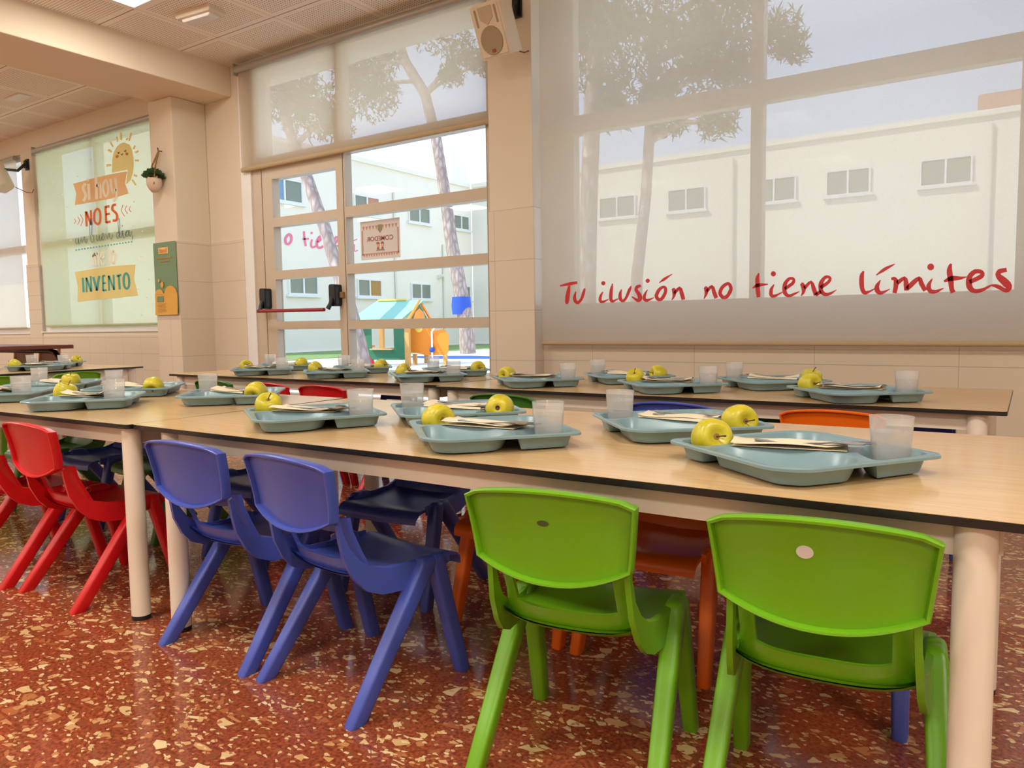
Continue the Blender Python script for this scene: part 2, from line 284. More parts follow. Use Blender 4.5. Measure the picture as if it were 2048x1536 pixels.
 'orange': {"s":[[[-7406,1883,-7364,1880],[-7408,1740,-7366,1738]],[[-7398,1876,-7358,1879],[-7323,1744,-7284,1748]],[[-7315,1886,-7276,1883],[-7316,1747,-7277,1745]],[[-7178,1896,-7174,1875],[-7208,1890,-7182,1872],[-7233,1876,-7199,1863],[-7251,1857,-7212,1848],[-7261,1832,-7220,1827],[-7264,1802,-7224,1800],[-7260,1776,-7220,1779],[-7242,1756,-7209,1766],[-7216,1741,-7193,1757],[-7186,1733,-7183,1754],[-7156,1736,-7179,1755],[-7134,1748,-7169,1760],[-7120,1765,-7159,1772],[-7114,1792,-7153,1796],[-7111,1824,-7151,1826],[-7115,1851,-7154,1851],[-7126,1872,-7162,1865],[-7146,1887,-7172,1874],[-7178,1896,-7174,1875]],[[-7054,1896,-7013,1893],[-7057,1743,-7015,1740]],[[-7032,1877,-7037,1899],[-6960,1877,-6966,1899]],[[-7029,1809,-7034,1830],[-6961,1810,-6966,1831]],[[-7032,1734,-7040,1756],[-6954,1738,-6962,1760]],[[-6851,1902,-6848,1879],[-6870,1903,-6867,1880],[-6893,1904,-6882,1881],[-6919,1898,-6886,1880],[-6933,1884,-6892,1874],[-6940,1867,-6896,1862],[-6938,1850,-6896,1854],[-6921,1835,-6889,1848],[-6901,1825,-6872,1840],[-6886,1816,-6853,1829],[-6875,1807,-6838,1816],[-6866,1797,-6825,1803],[-6862,1789,-6819,1787],[-6864,1778,-6822,1771],[-6871,1767,-6832,1755],[-6878,1761,-6850,1742],[-6884,1761,-6878,1737],[-6901,1763,-6904,1740],[-6922,1765,-6925,1742]]],"p":[]},
 'chevron': {"s":[[[-7616,1831,-7605,1833],[-7586,1806,-7574,1805],[-7621,1786,-7611,1782]],[[-7548,1844,-7537,1846],[-7516,1809,-7503,1808],[-7556,1773,-7545,1769]],[[-7494,1861,-7483,1863],[-7450,1807,-7438,1806],[-7503,1753,-7492,1750]],[[-6741,1881,-6731,1878],[-6779,1828,-6768,1827],[-6725,1773,-6716,1775]],[[-6681,1868,-6671,1865],[-6714,1832,-6703,1832],[-6672,1789,-6663,1791]],[[-6621,1856,-6612,1852],[-6647,1829,-6636,1829],[-6617,1800,-6608,1803]]],"p":[]},
 'blue': {"s":[[[-7606,1643,-7593,1642],[-7612,1622,-7599,1621],[-7614,1603,-7601,1604],[-7603,1589,-7592,1592],[-7583,1582,-7584,1588],[-7565,1589,-7576,1593],[-7553,1603,-7566,1605],[-7550,1626,-7563,1627],[-7561,1640,-7549,1641],[-7558,1617,-7545,1617],[-7553,1587,-7540,1588],[-7535,1579,-7538,1586],[-7518,1589,-7530,1591],[-7503,1620,-7515,1622],[-7499,1641,-7493,1647],[-7499,1616,-7486,1615],[-7489,1584,-7487,1591],[-7460,1611,-7472,1614],[-7439,1642,-7451,1645],[-7441,1645,-7433,1650],[-7441,1639,-7428,1639],[-7439,1617,-7426,1617],[-7435,1594,-7422,1595],[-7423,1582,-7415,1587],[-7402,1584,-7413,1587],[-7392,1601,-7405,1603],[-7383,1624,-7395,1626]],[[-7294,1650,-7307,1652],[-7283,1718,-7296,1719],[-7277,1773,-7289,1774],[-7283,1799,-7295,1798],[-7300,1808,-7301,1801],[-7318,1802,-7306,1799],[-7328,1778,-7315,1776],[-7336,1718,-7323,1717],[-7338,1654,-7326,1653],[-7332,1612,-7320,1612],[-7320,1585,-7309,1587],[-7294,1578,-7298,1585],[-7273,1589,-7284,1592],[-7264,1613,-7277,1614],[-7264,1638,-7276,1638],[-7275,1648,-7284,1644],[-7290,1653,-7296,1648]],[[-7219,1649,-7206,1647],[-7224,1628,-7212,1626],[-7226,1608,-7214,1608],[-7218,1594,-7207,1596],[-7201,1586,-7202,1592],[-7182,1593,-7192,1597],[-7169,1608,-7181,1610],[-7163,1630,-7175,1631],[-7173,1645,-7161,1644],[-7177,1624,-7165,1624],[-7179,1597,-7166,1598],[-7167,1585,-7158,1589],[-7146,1582,-7153,1588],[-7135,1593,-7146,1596],[-7124,1607,-7135,1611],[-7104,1620,-7114,1624],[-7086,1634,-7098,1636],[-7086,1648,-7098,1647],[-7101,1657,-7100,1650],[-7120,1649,-7109,1645],[-7133,1635,-7121,1633],[-7135,1615,-7123,1615],[-7130,1597,-7118,1599],[-7111,1586,-7108,1592],[-7085,1590,-7095,1593],[-7063,1622,-7074,1625],[-7050,1646,-7049,1653],[-7048,1622,-7036,1622],[-7035,1591,-7035,1598],[-7009,1620,-7020,1622],[-6991,1646,-6999,1651],[-6996,1631,-6984,1632],[-6992,1605,-6980,1606],[-6980,1590,-6971,1594],[-6957,1587,-6965,1592],[-6940,1604,-6951,1607],[-6924,1628,-6936,1631]],[[-6823,1642,-6822,1636],[-6846,1642,-6843,1636],[-6868,1637,-6858,1633],[-6876,1619,-6864,1618],[-6875,1600,-6864,1600],[-6865,1586,-6856,1590],[-6845,1581,-6851,1587],[-6831,1593,-6842,1595],[-6819,1613,-6831,1615],[-6808,1645,-6819,1647],[-6799,1682,-6811,1684],[-6797,1722,-6808,1722],[-6798,1753,-6810,1753],[-6807,1766,-6815,1762],[-6825,1763,-6815,1760],[-6834,1749,-6823,1747],[-6840,1721,-6828,1720],[-6837,1671,-6825,1670],[-6830,1621,-6819,1621],[-6823,1597,-6812,1598],[-6809,1585,-6808,1591],[-6788,1593,-6798,1597],[-6774,1610,-6785,1612],[-6767,1636,-6779,1637],[-6774,1651,-6763,1653],[-6772,1625,-6760,1625],[-6768,1591,-6756,1592],[-6752,1580,-6748,1586],[-6732,1584,-6741,1588],[-6720,1600,-6731,1602],[-6709,1618,-6719,1621],[-6685,1632,-6694,1636],[-6667,1643,-6678,1645],[-6687,1649,-6684,1643],[-6710,1642,-6700,1638],[-6719,1624,-6707,1623],[-6721,1606,-6709,1606],[-6713,1593,-6704,1596],[-6694,1587,-6700,1593],[-6677,1599,-6687,1602],[-6663,1615,-6674,1617],[-6657,1633,-6668,1635],[-6665,1643,-6654,1644],[-6665,1625,-6653,1624],[-6663,1601,-6652,1601],[-6654,1588,-6645,1592],[-6635,1588,-6644,1591],[-6623,1607,-6633,1609],[-6610,1632,-6621,1634]],[[-6610,1594,-6598,1593],[-6615,1576,-6603,1574],[-6620,1557,-6608,1556]],[[-6768,1701,-6757,1700],[-6770,1694,-6759,1692],[-6773,1686,-6761,1684]]],"p":[]},
 'teal': {"s":[[[-7617,1525,-7620,1539],[-7590,1525,-7593,1539]],[[-7561,1525,-7564,1539],[-7535,1526,-7537,1539]],[[-7506,1526,-7509,1539],[-7480,1526,-7483,1540]],[[-7452,1526,-7454,1540],[-7425,1527,-7428,1540]],[[-7397,1527,-7400,1540],[-7371,1527,-7374,1541]],[[-7344,1527,-7346,1541],[-7318,1528,-7321,1541]],[[-7290,1528,-7293,1541],[-7265,1528,-7268,1541]],[[-7238,1528,-7240,1541],[-7212,1529,-7215,1542]],[[-7185,1529,-7188,1542],[-7160,1529,-7163,1542]],[[-7133,1529,-7136,1542],[-7108,1530,-7111,1543]],[[-7082,1529,-7084,1542],[-7057,1530,-7060,1543]],[[-7030,1530,-7033,1543],[-7006,1530,-7009,1543]],[[-6980,1530,-6982,1543],[-6955,1531,-6958,1544]],[[-6929,1531,-6932,1544],[-6905,1531,-6908,1544]],[[-6880,1531,-6882,1544],[-6856,1532,-6858,1544]],[[-6830,1532,-6833,1544],[-6806,1532,-6809,1545]],[[-6781,1532,-6783,1545],[-6757,1532,-6760,1545]],[[-6732,1532,-6735,1545],[-6709,1533,-6711,1545]],[[-6684,1533,-6686,1545],[-6661,1533,-6663,1546]],[[-6636,1533,-6638,1546],[-6613,1534,-6615,1546]],[[-7531,1260,-7490,1259],[-7533,1120,-7492,1120]],[[-7462,1261,-7428,1259],[-7471,1119,-7437,1118]],[[-7459,1254,-7424,1258],[-7391,1120,-7356,1125]],[[-7381,1268,-7348,1267],[-7383,1123,-7350,1122]],[[-7337,1256,-7295,1259],[-7287,1124,-7246,1128]],[[-7246,1124,-7287,1129],[-7188,1261,-7229,1266]],[[-7164,1261,-7129,1260],[-7173,1119,-7137,1118]],[[-7144,1250,-7149,1268],[-7096,1252,-7100,1270]],[[-7145,1180,-7150,1198],[-7096,1184,-7101,1202]],[[-7152,1113,-7157,1131],[-7089,1118,-7094,1136]],[[-7060,1260,-7027,1259],[-7064,1118,-7032,1118]],[[-7057,1253,-7024,1258],[-6979,1120,-6947,1125]],[[-6974,1263,-6942,1262],[-6975,1122,-6943,1122]],[[-6907,1239,-6912,1259],[-6820,1244,-6825,1264]],[[-6888,1251,-6851,1251],[-6884,1122,-6847,1122]],[[-6741,1275,-6744,1254],[-6771,1268,-6745,1252],[-6791,1254,-6756,1244],[-6804,1235,-6766,1230],[-6810,1209,-6771,1207],[-6810,1179,-6771,1179],[-6806,1153,-6767,1157],[-6792,1134,-6758,1144],[-6772,1120,-6747,1136],[-6743,1114,-6744,1135],[-6716,1121,-6743,1136],[-6698,1134,-6732,1144],[-6686,1152,-6724,1157],[-6681,1177,-6720,1179],[-6681,1206,-6719,1205],[-6685,1230,-6723,1227],[-6696,1250,-6732,1242],[-6714,1265,-6743,1252],[-6741,1275,-6744,1254]]],"p":[]},
 'sun': {"s":[[[-6907,2456,-6879,2460],[-6866,2406,-6838,2410]],[[-6949,2389,-6929,2402],[-6889,2361,-6870,2373]],[[-6983,2248,-6986,2269],[-6898,2243,-6901,2264]],[[-6796,2487,-6769,2486],[-6786,2441,-6759,2440]],[[-6728,2518,-6695,2514],[-6727,2450,-6695,2446]],[[-6619,2458,-6593,2447],[-6643,2438,-6618,2427]],[[-6558,2491,-6529,2482],[-6601,2426,-6572,2418]],[[-6510,2374,-6484,2365],[-6535,2346,-6508,2337]],[[-6451,2324,-6438,2306],[-6509,2316,-6497,2299]],[[-6444,2242,-6446,2224],[-6509,2250,-6510,2233]],[[-6479,2107,-6495,2093],[-6535,2130,-6551,2116]],[[-6503,2031,-6528,2025],[-6556,2085,-6582,2079]]],"p":[[[-6669,2422],[-6729,2421],[-6784,2402],[-6841,2366],[-6874,2313],[-6888,2246],[-6895,2182],[-6633,2178],[-6676,2051],[-6599,2078],[-6548,2143],[-6530,2220],[-6531,2280],[-6550,2346],[-6583,2390]]]},
 'sunface': {"s":[[[-6784,2351,-6771,2351],[-6781,2345,-6768,2345],[-6778,2338,-6766,2339],[-6767,2332,-6768,2339],[-6756,2335,-6767,2341],[-6749,2341,-6760,2346],[-6742,2346,-6753,2351]],[[-6678,2349,-6666,2352],[-6673,2344,-6661,2346],[-6667,2338,-6657,2341],[-6654,2334,-6658,2341],[-6645,2337,-6656,2343],[-6638,2344,-6650,2348],[-6632,2350,-6644,2354]],[[-6732,2327,-6722,2329],[-6727,2322,-6717,2324],[-6721,2316,-6713,2320],[-6710,2313,-6713,2319],[-6701,2316,-6710,2321],[-6694,2322,-6704,2326],[-6688,2327,-6698,2331]]],"p":[]},
 'cheek': {"s":[],"p":[[[-6766,2311],[-6772,2303],[-6786,2300],[-6803,2302],[-6816,2309],[-6820,2318],[-6814,2326],[-6800,2330],[-6783,2327],[-6770,2320]],[[-6606,2312],[-6612,2304],[-6624,2301],[-6640,2303],[-6652,2310],[-6656,2318],[-6650,2326],[-6637,2329],[-6622,2327],[-6610,2320]]]},
 'dots': {"s":[],"p":[[[-7891,2375],[-7899,2370],[-7914,2372],[-7921,2379],[-7913,2385],[-7898,2383]],[[-7799,2082],[-7807,2076],[-7822,2078],[-7829,2085],[-7821,2091],[-7805,2089]],[[-7968,2214],[-7977,2209],[-7992,2210],[-7999,2218],[-7991,2223],[-7975,2222]],[[-8139,2189],[-8147,2183],[-8163,2185],[-8171,2192],[-8162,2198],[-8146,2196]],[[-7725,1955],[-7733,1949],[-7748,1951],[-7755,1958],[-7747,1964],[-7732,1962]],[[-7237,2346],[-7244,2341],[-7258,2342],[-7265,2350],[-7257,2355],[-7243,2353]],[[-7088,2474],[-7096,2469],[-7109,2471],[-7116,2478],[-7108,2483],[-7095,2481]],[[-6547,1886],[-6554,1880],[-6567,1882],[-6572,1888],[-6565,1894],[-6553,1892]],[[-6382,2105],[-6388,2100],[-6400,2101],[-6406,2108],[-6399,2113],[-6387,2111]],[[-6589,1678],[-6596,1672],[-6608,1673],[-6614,1680],[-6607,1685],[-6594,1684]],[[-6438,1619],[-6444,1614],[-6457,1615],[-6462,1621],[-6456,1627],[-6443,1626]],[[-6479,1399],[-6486,1394],[-6499,1395],[-6504,1401],[-6497,1406],[-6485,1406]],[[-8165,1465],[-8174,1458],[-8190,1459],[-8197,1466],[-8188,1473],[-8172,1472]],[[-8128,1436],[-8137,1430],[-8153,1431],[-8160,1438],[-8151,1444],[-8135,1443]],[[-7799,1341],[-7808,1335],[-7823,1335],[-7830,1342],[-7822,1349],[-7806,1348]],[[-6376,1188],[-6382,1182],[-6395,1182],[-6400,1189],[-6393,1194],[-6381,1194]],[[-6559,1114],[-6566,1109],[-6579,1109],[-6584,1115],[-6577,1121],[-6565,1121]],[[-6431,1035],[-6438,1029],[-6450,1029],[-6456,1035],[-6449,1041],[-6437,1041]],[[-6518,880],[-6525,874],[-6538,875],[-6544,881],[-6537,887],[-6524,886]],[[-7483,2220],[-7491,2214],[-7505,2216],[-7512,2223],[-7504,2228],[-7489,2227]],[[-6717,2105],[-6724,2100],[-6737,2101],[-6742,2108],[-6735,2113],[-6723,2112]],[[-7688,1632],[-7697,1626],[-7712,1627],[-7718,1634],[-7710,1640],[-7695,1639]],[[-7853,1746],[-7861,1740],[-7877,1741],[-7883,1748],[-7875,1754],[-7860,1753]],[[-7581,1273],[-7589,1267],[-7604,1268],[-7611,1275],[-7603,1281],[-7588,1280]]]},
 'facade': {"s":[[[17044,3918,17092,3851],[16981,3870,17057,3823],[16923,3804,17010,3770],[16882,3737,16981,3723],[16872,3671,16975,3683],[16882,3611,16983,3641],[16905,3563,16996,3613],[16947,3530,17008,3603],[17006,3517,17022,3599],[17073,3530,17033,3601],[17132,3567,17062,3621],[17186,3620,17101,3659],[17225,3681,17126,3696],[17239,3749,17135,3742],[17236,3818,17132,3796],[17219,3874,17121,3832],[17181,3914,17108,3847],[17119,3935,17096,3852],[17044,3918,17092,3851]],[[17693,4044,17780,4057],[17697,3952,17784,3965],[17701,3860,17788,3873],[17708,3771,17795,3787],[17721,3691,17807,3710],[17736,3616,17823,3636],[17752,3542,17838,3562]],[[17657,3755,17657,3809],[17752,3766,17752,3821],[17848,3778,17847,3832],[17944,3790,17943,3844]],[[18041,3810,18122,3805],[18020,3741,18101,3735],[17998,3670,18080,3668],[17989,3608,18072,3618],[18002,3558,18080,3588],[18034,3521,18095,3570],[18087,3501,18105,3565],[18150,3511,18126,3570],[18205,3536,18170,3591],[18256,3559,18220,3614]],[[18361,3696,18295,3747],[18440,3756,18374,3807],[18522,3818,18450,3865],[18581,3880,18486,3899],[18577,3947,18483,3904],[18517,3987,18471,3912],[18428,3978,18474,3915],[18360,3923,18439,3883],[18297,3847,18386,3819],[18253,3767,18351,3757],[18241,3688,18342,3698],[18250,3611,18350,3635],[18277,3549,18366,3595],[18332,3512,18383,3584],[18402,3504,18413,3582],[18472,3513,18451,3587],[18540,3539,18494,3604],[18604,3575,18550,3636],[18664,3609,18609,3669]],[[18798,3585,18700,3581],[18808,3688,18710,3683],[18818,3789,18720,3788],[18837,3860,18745,3876],[18871,3903,18799,3946],[18898,3922,18885,3993],[18897,3923,18982,3970],[18921,3857,19019,3881],[18942,3737,19041,3757],[18963,3615,19063,3635]],[[19205,3748,19129,3789],[19267,3808,19190,3849],[19332,3871,19249,3905],[19374,3937,19272,3934],[19344,3999,19263,3945],[19274,4032,19234,3958],[19180,4021,19233,3963],[19123,3959,19212,3935],[19083,3882,19179,3869],[19060,3808,19159,3808],[19056,3741,19157,3756],[19070,3676,19166,3709],[19117,3624,19177,3691],[19203,3619,19197,3693],[19283,3640,19259,3711],[19354,3659,19331,3730]],[[19846,4116,19908,4120],[19822,3900,19883,3902],[19797,3682,19859,3686],[19790,3527,19852,3535],[19826,3464,19864,3503],[19899,3480,19875,3520],[19941,3497,19917,3536]],[[20080,3915,20062,3942],[20139,3940,20121,3967],[20197,3965,20179,3992],[20256,3991,20238,4018]],[[20072,3798,20122,3801],[20065,3704,20116,3707],[20059,3609,20109,3615],[20074,3540,20118,3562],[20142,3527,20135,3562],[20211,3555,20189,3586],[20272,3582,20251,3612]]],"p":[[[18133,4035],[18121,4009],[18093,3991],[18058,3988],[18031,4001],[18022,4025],[18034,4051],[18062,4069],[18096,4072],[18123,4059]]]},
}
# ------------------------------------------------------------------ materials
def floor_mat():
    m, n, l, p = new_mat('red_terrazzo')
    t = n.new('ShaderNodeTexCoord')
    warp = n.new('ShaderNodeTexNoise')
    warp.inputs['Scale'].default_value = 9
    l.new(t.outputs['Object'], warp.inputs['Vector'])
    add = n.new('ShaderNodeVectorMath')
    add.operation = 'MULTIPLY_ADD'
    l.new(warp.outputs['Color'], add.inputs[0])
    add.inputs[1].default_value = (0.04, 0.04, 0.0)
    l.new(t.outputs['Object'], add.inputs[2])
    base = n.new('ShaderNodeTexNoise')
    base.inputs['Scale'].default_value = 140
    base.inputs['Detail'].default_value = 4
    l.new(t.outputs['Object'], base.inputs['Vector'])
    cr = n.new('ShaderNodeValToRGB')
    cr.color_ramp.elements[0].position = 0.32
    cr.color_ramp.elements[0].color = rgb(108, 49, 30)
    cr.color_ramp.elements[1].position = 0.68
    cr.color_ramp.elements[1].color = rgb(166, 86, 54)
    l.new(base.outputs['Fac'], cr.inputs[0])
    col = cr.outputs[0]
    for scale, thr, edge, off in ((30, 0.90, 0.12, 0.0), (52, 0.87, 0.11, 3.3), (110, 0.80, 0.10, 7.1)):
        mp = n.new('ShaderNodeMapping')
        mp.inputs['Scale'].default_value = (1.0, 1.35, 1.0)
        mp.inputs['Location'].default_value = (off, off * 0.7, 0)
        mp.inputs['Rotation'].default_value = (0, 0, off)
        l.new(add.outputs[0], mp.inputs['Vector'])
        v1 = n.new('ShaderNodeTexVoronoi')
        v1.voronoi_dimensions = '2D'
        v1.inputs['Scale'].default_value = scale
        v2 = n.new('ShaderNodeTexVoronoi')
        v2.voronoi_dimensions = '2D'
        v2.feature = 'DISTANCE_TO_EDGE'
        v2.inputs['Scale'].default_value = scale
        l.new(mp.outputs[0], v1.inputs['Vector'])
        l.new(mp.outputs[0], v2.inputs['Vector'])
        s3 = n.new('ShaderNodeSeparateColor')
        l.new(v1.outputs['Color'], s3.inputs[0])
        on = math_n(n, l, 'MULTIPLY', math_n(n, l, 'GREATER_THAN', s3.outputs[0], thr), math_n(n, l, 'GREATER_THAN', v2.outputs['Distance'], edge))
        chip = n.new('ShaderNodeValToRGB')
        els = chip.color_ramp.elements
        els[0].position = 0.0
        els[0].color = rgb(120, 66, 40)
        els[1].position = 1.0
        els[1].color = rgb(228, 204, 158)
        for pos, c in ((0.3, rgb(176, 104, 62)), (0.55, rgb(206, 160, 108)), (0.8, rgb(214, 186, 132))):
            els.new(pos).color = c
        l.new(s3.outputs[1], chip.inputs[0])
        col = mix_col(n, l, on, col, chip.outputs[0])
    l.new(col, p.inputs['Base Color'])
    big = n.new('ShaderNodeTexNoise')
    big.inputs['Scale'].default_value = 2.5
    l.new(t.outputs['Object'], big.inputs['Vector'])
    l.new(math_n(n, l, 'MULTIPLY_ADD', big.outputs['Fac'], 0.12, 0.07), p.inputs['Roughness'])
    p.inputs['Specular IOR Level'].default_value = 0.5
    return m

def tile_mat(name, col, x0, w, z0, h):
    m, n, l, p = new_mat(name)
    t = n.new('ShaderNodeTexCoord')
    s = n.new('ShaderNodeSeparateXYZ')
    l.new(t.outputs['Object'], s.inputs[0])
    # joints follow x on the faces that look into the room, y on the returns
    xy = math_n(n, l, 'ADD', s.outputs['X'], s.outputs['Y'])
    u = math_n(n, l, 'FRACT', math_n(n, l, 'DIVIDE', math_n(n, l, 'SUBTRACT', s.outputs['X'], x0), w))
    v = math_n(n, l, 'FRACT', math_n(n, l, 'DIVIDE', math_n(n, l, 'SUBTRACT', s.outputs['Z'], z0), h))
    ju = math_n(n, l, 'LESS_THAN', u, 0.003 / w)
    jv = math_n(n, l, 'LESS_THAN', v, 0.0035 / h)
    j = math_n(n, l, 'MAXIMUM', ju, jv)
    nz = n.new('ShaderNodeTexNoise')
    nz.inputs['Scale'].default_value = 3
    l.new(t.outputs['Object'], nz.inputs['Vector'])
    c0 = tuple(c * 0.96 for c in col[:3]) + (1,)
    body = mix_col(n, l, nz.outputs['Fac'], c0, col)
    joint = tuple(c * 0.68 for c in col[:3]) + (1,)
    l.new(mix_col(n, l, j, body, joint), p.inputs['Base Color'])
    p.inputs['Roughness'].default_value = 0.22
    bp = n.new('ShaderNodeBump')
    bp.inputs['Strength'].default_value = 0.4
    bp.inputs['Distance'].default_value = 0.002
    bp.invert = True
    l.new(j, bp.inputs['Height'])
    l.new(bp.outputs[0], p.inputs['Normal'])
    return m

def ceiling_mat():
    m, n, l, p = new_mat('perforated_ceiling_tile')
    t = n.new('ShaderNodeTexCoord')
    s = n.new('ShaderNodeSeparateXYZ')
    l.new(t.outputs['Object'], s.inputs[0])
    P = 0.594
    u = math_n(n, l, 'FRACT', math_n(n, l, 'DIVIDE', math_n(n, l, 'ADD', s.outputs['X'], 4.70 + 20 * P), P))
    v = math_n(n, l, 'FRACT', math_n(n, l, 'DIVIDE', math_n(n, l, 'ADD', s.outputs['Y'], -3.385 + 20 * P), P))
    def near(a, w):
        return math_n(n, l, 'LESS_THAN', math_n(n, l, 'MINIMUM', a, math_n(n, l, 'SUBTRACT', 1.0, a)), w)
    groove = near(v, 0.006)
    seam = near(u, 0.003)
    margin = math_n(n, l, 'MAXIMUM', near(u, 0.06), near(v, 0.06))
    K = 30
    def cell(a):
        return math_n(n, l, 'SUBTRACT', math_n(n, l, 'FRACT', math_n(n, l, 'MULTIPLY', a, K)), 0.5)
    cu, cv = cell(u), cell(v)
    d = math_n(n, l, 'SQRT', math_n(n, l, 'ADD', math_n(n, l, 'MULTIPLY', cu, cu), math_n(n, l, 'MULTIPLY', cv, cv)))
    hole = math_n(n, l, 'MULTIPLY', math_n(n, l, 'LESS_THAN', d, 0.27), math_n(n, l, 'SUBTRACT', 1.0, margin))
    c1 = mix_col(n, l, hole, rgb(249, 241, 228), rgb(168, 148, 128))
    c2 = mix_col(n, l, seam, c1, rgb(190, 172, 152))
    c3 = mix_col(n, l, groove, c2, rgb(128, 104, 84))
    l.new(c3, p.inputs['Base Color'])
    p.inputs['Roughness'].default_value = 0.8
    return m

def laminate_mat():
    m, n, l, p = new_mat('maple_laminate')
    t = n.new('ShaderNodeTexCoord')
    mp = n.new('ShaderNodeMapping')
    mp.inputs['Scale'].default_value = (1.6, 26, 1)
    l.new(t.outputs['Object'], mp.inputs['Vector'])
    nz = n.new('ShaderNodeTexNoise')
    nz.inputs['Scale'].default_value = 4
    nz.inputs['Detail'].default_value = 6
    nz.inputs['Distortion'].default_value = 0.4
    l.new(mp.outputs[0], nz.inputs['Vector'])
    cr = n.new('ShaderNodeValToRGB')
    cr.color_ramp.elements[0].position = 0.3
    cr.color_ramp.elements[0].color = rgb(210, 172, 120)
    cr.color_ramp.elements[1].position = 0.72
    cr.color_ramp.elements[1].color = rgb(222, 187, 138)
    l.new(nz.outputs['Fac'], cr.inputs[0])
    l.new(cr.outputs[0], p.inputs['Base Color'])
    p.inputs['Roughness'].default_value = 0.16
    p.inputs['Specular IOR Level'].default_value = 0.5
    return m

def blind_mat(name, col, clear, transl=0.5):
    """woven screen fabric: small holes let the view through, the threads scatter light both ways"""
    m, n, l, p = new_mat(name)
    out = n['Material Output']
    n.remove(p)
    t = n.new('ShaderNodeTexCoord')
    w1 = n.new('ShaderNodeTexNoise')
    w1.inputs['Scale'].default_value = 260
    l.new(t.outputs['Object'], w1.inputs['Vector'])
    c = mix_col(n, l, w1.outputs['Fac'], tuple(x * 0.9 for x in col[:3]) + (1,), tuple(min(1, x * 1.08) for x in col[:3]) + (1,))
    df = n.new('ShaderNodeBsdfDiffuse')
    tl = n.new('ShaderNodeBsdfTranslucent')
    l.new(c, df.inputs[0])
    l.new(c, tl.inputs[0])
    mx = n.new('ShaderNodeMixShader')
    mx.inputs[0].default_value = transl
    l.new(df.outputs[0], mx.inputs[1])
    l.new(tl.outputs[0], mx.inputs[2])
    tr = n.new('ShaderNodeBsdfTransparent')
    tr.inputs[0].default_value = (1, 1, 1, 1)
    m2 = n.new('ShaderNodeMixShader')
    m2.inputs[0].default_value = clear
    l.new(mx.outputs[0], m2.inputs[1])
    l.new(tr.outputs[0], m2.inputs[2])
    l.new(m2.outputs[0], out.inputs[0])
    return m

def glass_mat(name, tint=(0.97, 0.99, 0.98, 1), refl=1.0):
    m, n, l, p = new_mat(name)
    out = n['Material Output']
    n.remove(p)
    tr = n.new('ShaderNodeBsdfTransparent')
    tr.inputs[0].default_value = tint
    gl = n.new('ShaderNodeBsdfGlossy')
    gl.inputs['Roughness'].default_value = 0.02
    lw = n.new('ShaderNodeLayerWeight')
    lw.inputs[0].default_value = 0.5
    k = math_n(n, l, 'MULTIPLY_ADD', math_n(n, l, 'POWER', lw.outputs['Facing'], 5.0), 0.5, 0.014)
    mx = n.new('ShaderNodeMixShader')
    l.new(k, mx.inputs[0])
    l.new(tr.outputs[0], mx.inputs[1])
    l.new(gl.outputs[0], mx.inputs[2])
    l.new(mx.outputs[0], out.inputs[0])
    return m

def cup_mat(name, clear, col, rough=0.12, gloss=0.22):
    """thin frosted clear plastic"""
    m, n, l, p = new_mat(name)
    out = n['Material Output']
    n.remove(p)
    tr = n.new('ShaderNodeBsdfTransparent')
    tr.inputs[0].default_value = (0.98, 0.98, 0.98, 1)
    df = n.new('ShaderNodeBsdfDiffuse')
    df.inputs[0].default_value = col
    tl = n.new('ShaderNodeBsdfTranslucent')
    tl.inputs[0].default_value = col
    m0 = n.new('ShaderNodeMixShader')
    m0.inputs[0].default_value = 0.5
    l.new(df.outputs[0], m0.inputs[1])
    l.new(tl.outputs[0], m0.inputs[2])
    m1 = n.new('ShaderNodeMixShader')
    m1.inputs[0].default_value = clear
    l.new(m0.outputs[0], m1.inputs[1])
    l.new(tr.outputs[0], m1.inputs[2])
    gl = n.new('ShaderNodeBsdfGlossy')
    gl.inputs['Roughness'].default_value = rough
    lw = n.new('ShaderNodeLayerWeight')
    lw.inputs[0].default_value = 0.5
    k = math_n(n, l, 'MULTIPLY_ADD', math_n(n, l, 'POWER', lw.outputs['Facing'], 5.0), 0.9, 0.05)
    m2 = n.new('ShaderNodeMixShader')
    l.new(k, m2.inputs[0])
    l.new(m1.outputs[0], m2.inputs[1])
    l.new(gl.outputs[0], m2.inputs[2])
    l.new(m2.outputs[0], out.inputs[0])
    return m

def apple_mat():
    m, n, l, p = new_mat('golden_apple_skin')
    t = n.new('ShaderNodeTexCoord')
    nz = n.new('ShaderNodeTexNoise')
    nz.inputs['Scale'].default_value = 22
    nz.inputs['Detail'].default_value = 5
    l.new(t.outputs['Object'], nz.inputs['Vector'])
    vo = n.new('ShaderNodeTexVoronoi')
    vo.inputs['Scale'].default_value = 260
    l.new(t.outputs['Object'], vo.inputs['Vector'])
    cr = n.new('ShaderNodeValToRGB')
    cr.color_ramp.elements[0].position = 0.3
    cr.color_ramp.elements[0].color = rgb(178, 172, 34)
    cr.color_ramp.elements[1].position = 0.7
    cr.color_ramp.elements[1].color = rgb(214, 196, 48)
    l.new(nz.outputs['Fac'], cr.inputs[0])
    sp = math_n(n, l, 'LESS_THAN', vo.outputs['Distance'], 0.16)
    l.new(mix_col(n, l, sp, cr.outputs[0], rgb(176, 156, 66)), p.inputs['Base Color'])
    p.inputs['Roughness'].default_value = 0.32
    p.inputs['Subsurface Weight'].default_value = 0.0
    return m

